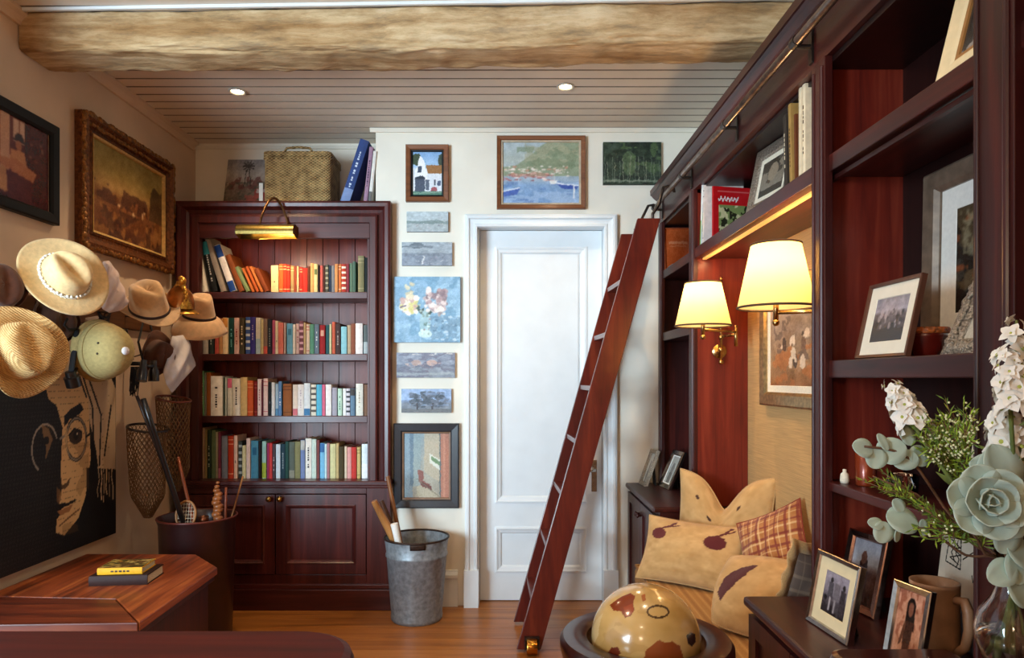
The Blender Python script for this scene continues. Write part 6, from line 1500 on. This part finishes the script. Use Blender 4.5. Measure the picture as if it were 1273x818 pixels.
# ------------------------------------------------------------------ vase and flowers
vb = Vector((.778, 1.055, .7605)); VS = .86
gl = glassmat('vase glass', (1, .97, .94), .01)
T = thing('glass_vase', 'round clear glass vase on a short foot holding the bouquet at the right', 'vase', vb)
MB().lathe([(a*VS, b) for a, b in [(.0001, .002), (.034, 0), (.036, .004), (.016, .014), (.012, .03), (.022, .044), (.046, .066), (.058, .095), (.059, .115), (.052, .140), (.034, .162), (.026, .18), (.026, .21), (.032, .235), (.034, .242), (.031, .242), (.023, .212), (.023, .182), (.031, .160), (.049, .138), (.056, .114), (.055, .096), (.043, .069), (.018, .048), (.0001, .046)]], 48, Matrix.Translation(vb), cap=False).build('bowl', gl, T, smooth=True)
MB().lathe([(a*VS, b) for a, b in [(.0001, .049), (.018, .0492), (.042, .07), (.0545, .097), (.055, .112), (.0001, .112)]], 40, Matrix.Translation(vb), cap=False).build('water', glassmat('water', (.98, .95, .9), 0), T, smooth=True)
mouth = vb+Vector((0, 0, .215)); low = vb+Vector((0, 0, .075))
stemg = plain('green stem', '#6a7a3c', .6, var=.2); stemb = plain('brown stem', '#6a4a34', .7, var=.2)
petal = plain('white petals', '#f2f0e8', .7, var=.03, scale=60); petal2 = plain('cream petals', '#e6d9b4', .7, var=.06, scale=60); eye = plain('petal heart', '#a8b04c', .6)
euc = plain('eucalyptus leaf', '#b2c6b8', .6, var=.12, scale=18); euc2 = plain('grey green succulent leaf', '#b2c6bc', .55, var=.1, scale=12)
gr = plain('bright heath needles', '#9ab63e', .6, var=.25, scale=90); gr2 = plain('dark heath needles', '#67853a', .6, var=.25, scale=90); budm = plain('pale buds', '#e8ecc0', .6)
rng = random.Random(77)
def curve(p, q, sag=(0, 0, 0), n=12):
    p, q = Vector(p), Vector(q); s = Vector(sag); return [p.lerp(q, k/n)+s*math.sin(PI*k/n) for k in range(n+1)]
k_in = 0
def inner():
    """entry through the vase neck, each stem at its own place in it"""
    global k_in
    a = k_in*2.4; r = .004+.013*((k_in*.37) % 1); k_in += 1
    return [low+Vector((-r*2.0*math.cos(a), -r*2.0*math.sin(a), .012*(k_in % 3))), mouth+Vector((r*math.cos(a), r*math.sin(a), 0))]
def floret(mb, c, d, s, n=5, mi=0, cup=.35):
    d = Vector(d).normalized(); u = d.orthogonal().normalized(); v = d.cross(u); a0 = rng.random()*6
    for k in range(n):
        a = a0+2*PI*k/n; o = u*math.cos(a)+v*math.sin(a)
        mb.leaf(Vector(c)+o*s*.06, (o+d*cup), d-o*cup, s*rng.uniform(.5, .62), s*rng.uniform(.46, .58), mi, bend=.35, n=4)
def stock(label, tip, base_px, n, size, mats, seed, sag=(0, 0, 0), D2=None):
    """a spike of white stock: florets crowded round the upper part of the stem"""
    global rng; rng = random.Random(seed)
    low_, m_ = inner(); tip = Vector(tip)
    T = thing('white_stock', label, 'flower', low_)
    path = [low_]+curve(m_, tip, sag); MB().tube(path, [.003]*(len(path)-1)+[.0018], 8).build('stem', stemg, T, smooth=True)
    fl = MB(); b = Vector(base_px)
    for k in range(n):
        t = k/max(1, n-1); c = b.lerp(tip, t); ax = (tip-b).normalized()
        o = Vector((math.cos(k*2.4), math.sin(k*2.4), 0)); o = (o-ax*o.dot(ax)).normalized(); o = (o+Vector((0, -.5, 0))).normalized()
        s = size*(1-.55*t**2); cc = c+o*s*.5
        floret(fl, cc, o+ax*.5, s, 5, 0); floret(fl, cc+o*.003, o+ax*.5, s*.62, 4, 0, .9)
        fl.ball(cc+o*s*.08, s*.10, 4, 1)
    fl.build('florets', [mats, eye], T, smooth=True)
    lf = MB()
    for k in range(4):
        c = m_.lerp(b, .3+.2*k); lf.leaf(c, (math.cos(k*2), -.4+math.sin(k*2), .6), (0, -1, .3), .05, .012, 0)
    lf.build('leaves', stemg, T, smooth=True)
DF = 1.04
stock('white stock spike leaning left over the green foliage', at(1106, 476, 1.10), at(1136, 528, 1.09), 15, .034, petal, 3, (-.03, 0, .03))
stock('tallest white stock spike rising at the right edge', at(1264, 398, 1.00), at(1258, 452, 1.00), 7, .034, petal, 5)
stock('full white stock spike at the right edge, below the tallest one', at(1252, 440, .97), at(1266, 508, .97), 18, .036, petal, 7)
stock('white and cream stock spike nearest the big grey green rosette', at(1244, 505, 1.02), at(1256, 560, 1.03), 14, .040, petal, 9)
stock('cream yellow stock flower just above the grey green rosette', at(1242, 558, 1.05), at(1250, 580, 1.05), 7, .034, petal2, 11)
def branch(label, kind, pts, leaves, mat, stem=stemb, D=1.08, name='eucalyptus_branch', sag=(0, 0, 0)):
    """leaves: (px, py, length m, width m, direction degrees in the picture, tilt)"""
    low_, m_ = inner(); T = thing(name, label, 'foliage', low_)
    path = [low_, m_]+[at(x, y, d) for x, y, d in pts]; sm = []
    for i in range(len(path)-1):
        for k in range(4):
            t = k/4; p0 = path[max(0, i-1)]; p1, p2 = path[i], path[i+1]; p3 = path[min(len(path)-1, i+2)]
            sm.append(.5*((2*p1)+(p2-p0)*t+(2*p0-5*p1+4*p2-p3)*t*t+(3*p1-p0-3*p2+p3)*t**3))
    sm.append(path[-1]); MB().tube(sm, .0022, 6).build('stem', stem, T, smooth=True)
    lf = MB()
    for x, y, L, W, ang, tl in leaves:
        a = math.radians(ang); d = Vector((math.cos(a), -.25*math.sin(tl*2), math.sin(a)))
        lf.rleaf(at(x, y, D)-d*L*.5, d, Vector((.25*math.sin(tl*3), -1, .35+.5*math.sin(tl))), L, W*1.12, 0, bend=.1, egg=.08)
    lf.build('leaves', mat, T, smooth=True, solid=.0012)
branch('eucalyptus branch with round leaves reaching furthest left, above the copper cup', 'e', [(1190, 650, 1.1), (1130, 570, 1.1), (1075, 555, 1.1)],
       [(1073, 557, .034, .030, 160, .2), (1089, 570, .034, .032, 250, .9), (1109, 560, .046, .040, 30, .5), (1098, 549, .03, .016, 110, 2.2), (1126, 572, .038, .030, 200, 2.8), (1143, 566, .036, .032, 60, 2.6), (1128, 540, .036, .022, 100, 2.0)], euc, D=1.10)
branch('eucalyptus branch with pale leaves hanging low, above the leaning photo frames', 'e', [(1200, 690, 1.08), (1150, 655, 1.08), (1110, 650, 1.08)],
       [(1089, 651, .026, .018, 165, .3), (1098, 662, .034, .032, 255, .4), (1123, 647, .050, .042, 345, .5), (1117, 628, .022, .020, 120, 1.8), (1148, 657, .028, .014, 265, .9), (1116, 666, .024, .014, 280, 2.6)], euc, D=1.07)
branch('eucalyptus branch with broad leaves curling down at the right edge below the rosette', 'e', [(1250, 690, 1.0), (1264, 660, 1.0), (1272, 640, .98)],
       [(1252, 668, .05, .04, 250, .4), (1266, 706, .05, .042, 270, .8), (1246, 712, .046, .036, 210, .4), (1268, 735, .05, .042, 300, .5), (1272, 690, .05, .04, 320, 1.1), (1256, 645, .05, .05, 20, .3)], euc, D=.99)
# grey green rosette
low_, m_ = inner(); T = thing('rosette_succulent', 'large grey green leafy rosette at the centre right of the bouquet', 'foliage', low_)
rc = at(1222, 625, .96); MB().tube([low_, m_, m_.lerp(rc, .6), rc+Vector((0, .03, -.01))], .005, 8).build('stem', stemg, T, smooth=True)
fa = Vector((-.25, -.9, .2)).normalized(); u = fa.orthogonal().normalized(); v = fa.cross(u); lf = MB()
for ringi, (n, L, W, lift, off) in enumerate(((6, .052, .050, .15, .0), (5, .042, .042, .55, .5), (4, .030, .032, 1.1, .2), (3, .018, .020, 2.2, .9))):
    for k in range(n):
        a = 2*PI*k/n+off; o = u*math.cos(a)+v*math.sin(a); d = (o+fa*lift)
        lf.rleaf(rc+o*.003+fa*(.007*ringi), d, fa-o*lift*.8, L, W*1.1, 0, bend=-.3, cup=.35)
rc2 = at(1246, 590, 1.0)
for k, (a, L, W) in enumerate(((100, .062, .06), (30, .055, .055), (150, .055, .055), (60, .06, .06))):
    a = math.radians(a); d = Vector((math.cos(a), -.2, math.sin(a))); lf.rleaf(rc2-d*.02+Vector((0, .006*k, 0)), d, Vector((0, -1, .3)), L, W, 0, bend=.3, cup=.3)
lf.build('leaves', euc2, T, smooth=True, solid=.0018)
# heath sprays
def spray(label, pts, spread, n, cols, seed, buds=0, ln=.016):
    r = random.Random(seed); low_, m_ = inner(); T = thing('heath_spray', label, 'foliage', low_)
    main = [low_, m_]+[at(*p) for p in pts]
    st = MB(); st.tube(main, [.002]*(len(main)-1)+[.001], 6); lf = MB()
    root = main[2] if len(pts) > 1 else m_; tip = main[-1]
    for k in range(n):
        a = root.lerp(tip, r.uniform(.05, .75)); e = root.lerp(tip, r.uniform(.75, 1.05))+Vector((r.uniform(-1, 1), r.uniform(-.6, .6), r.uniform(-1, 1)))*spread
        st.tube([a, a.lerp(e, .5)+Vector((0, 0, .004)), e], .0008, 4)
        d = (e-a).normalized(); L = (e-a).length; m_n = int(L/.0042)
        for j in range(m_n):
            p = a.lerp(e, (j+1)/m_n); o = Vector((r.uniform(-1, 1), r.uniform(-1, 1), r.uniform(-1, 1)))
            lf.leaf(p, d*.9+o*.8, o.cross(d)+Vector((0, -.6, 0)), ln*r.uniform(.6, 1.1), ln*.16, r.randrange(len(cols)), n=2, bend=.1)
        if buds:
            for j in range(buds): lf.ball(a.lerp(e, r.uniform(.4, 1))+Vector((r.uniform(-1, 1), r.uniform(-1, 0), r.uniform(-1, 1)))*.006, .0018, 4, len(cols))
    st.build('stem', stemb, T, smooth=True); lf.build('leaves', list(cols)+[budm], T)
spray('bright green heath spray with pale buds under the left white stock', [(1205, 610, 1.08), (1160, 535, 1.08)], .034, 52, [gr, gr, gr2], 5, 4, .017)
spray('second bright heath spray reaching up beside the dark post', [(1206, 600, 1.06), (1188, 520, 1.06)], .030, 40, [gr, gr2], 6, 4, .016)
spray('long thin green spray stretching left over the copper cup shelf', [(1190, 655, 1.05), (1140, 615, 1.05), (1085, 592, 1.05)], .012, 14, [gr, gr2], 8, 0, .015)
spray('feathery green spray spreading below the eucalyptus, towards the tankard', [(1215, 680, 1.03), (1160, 640, 1.03)], .030, 20, [gr, gr2], 9, 1, .018)
spray('dark thin leaved spray in the middle of the bouquet beside the rosette', [(1225, 690, 1.02), (1196, 640, 1.02)], .026, 18, [gr2, gr], 10, 0, .018)
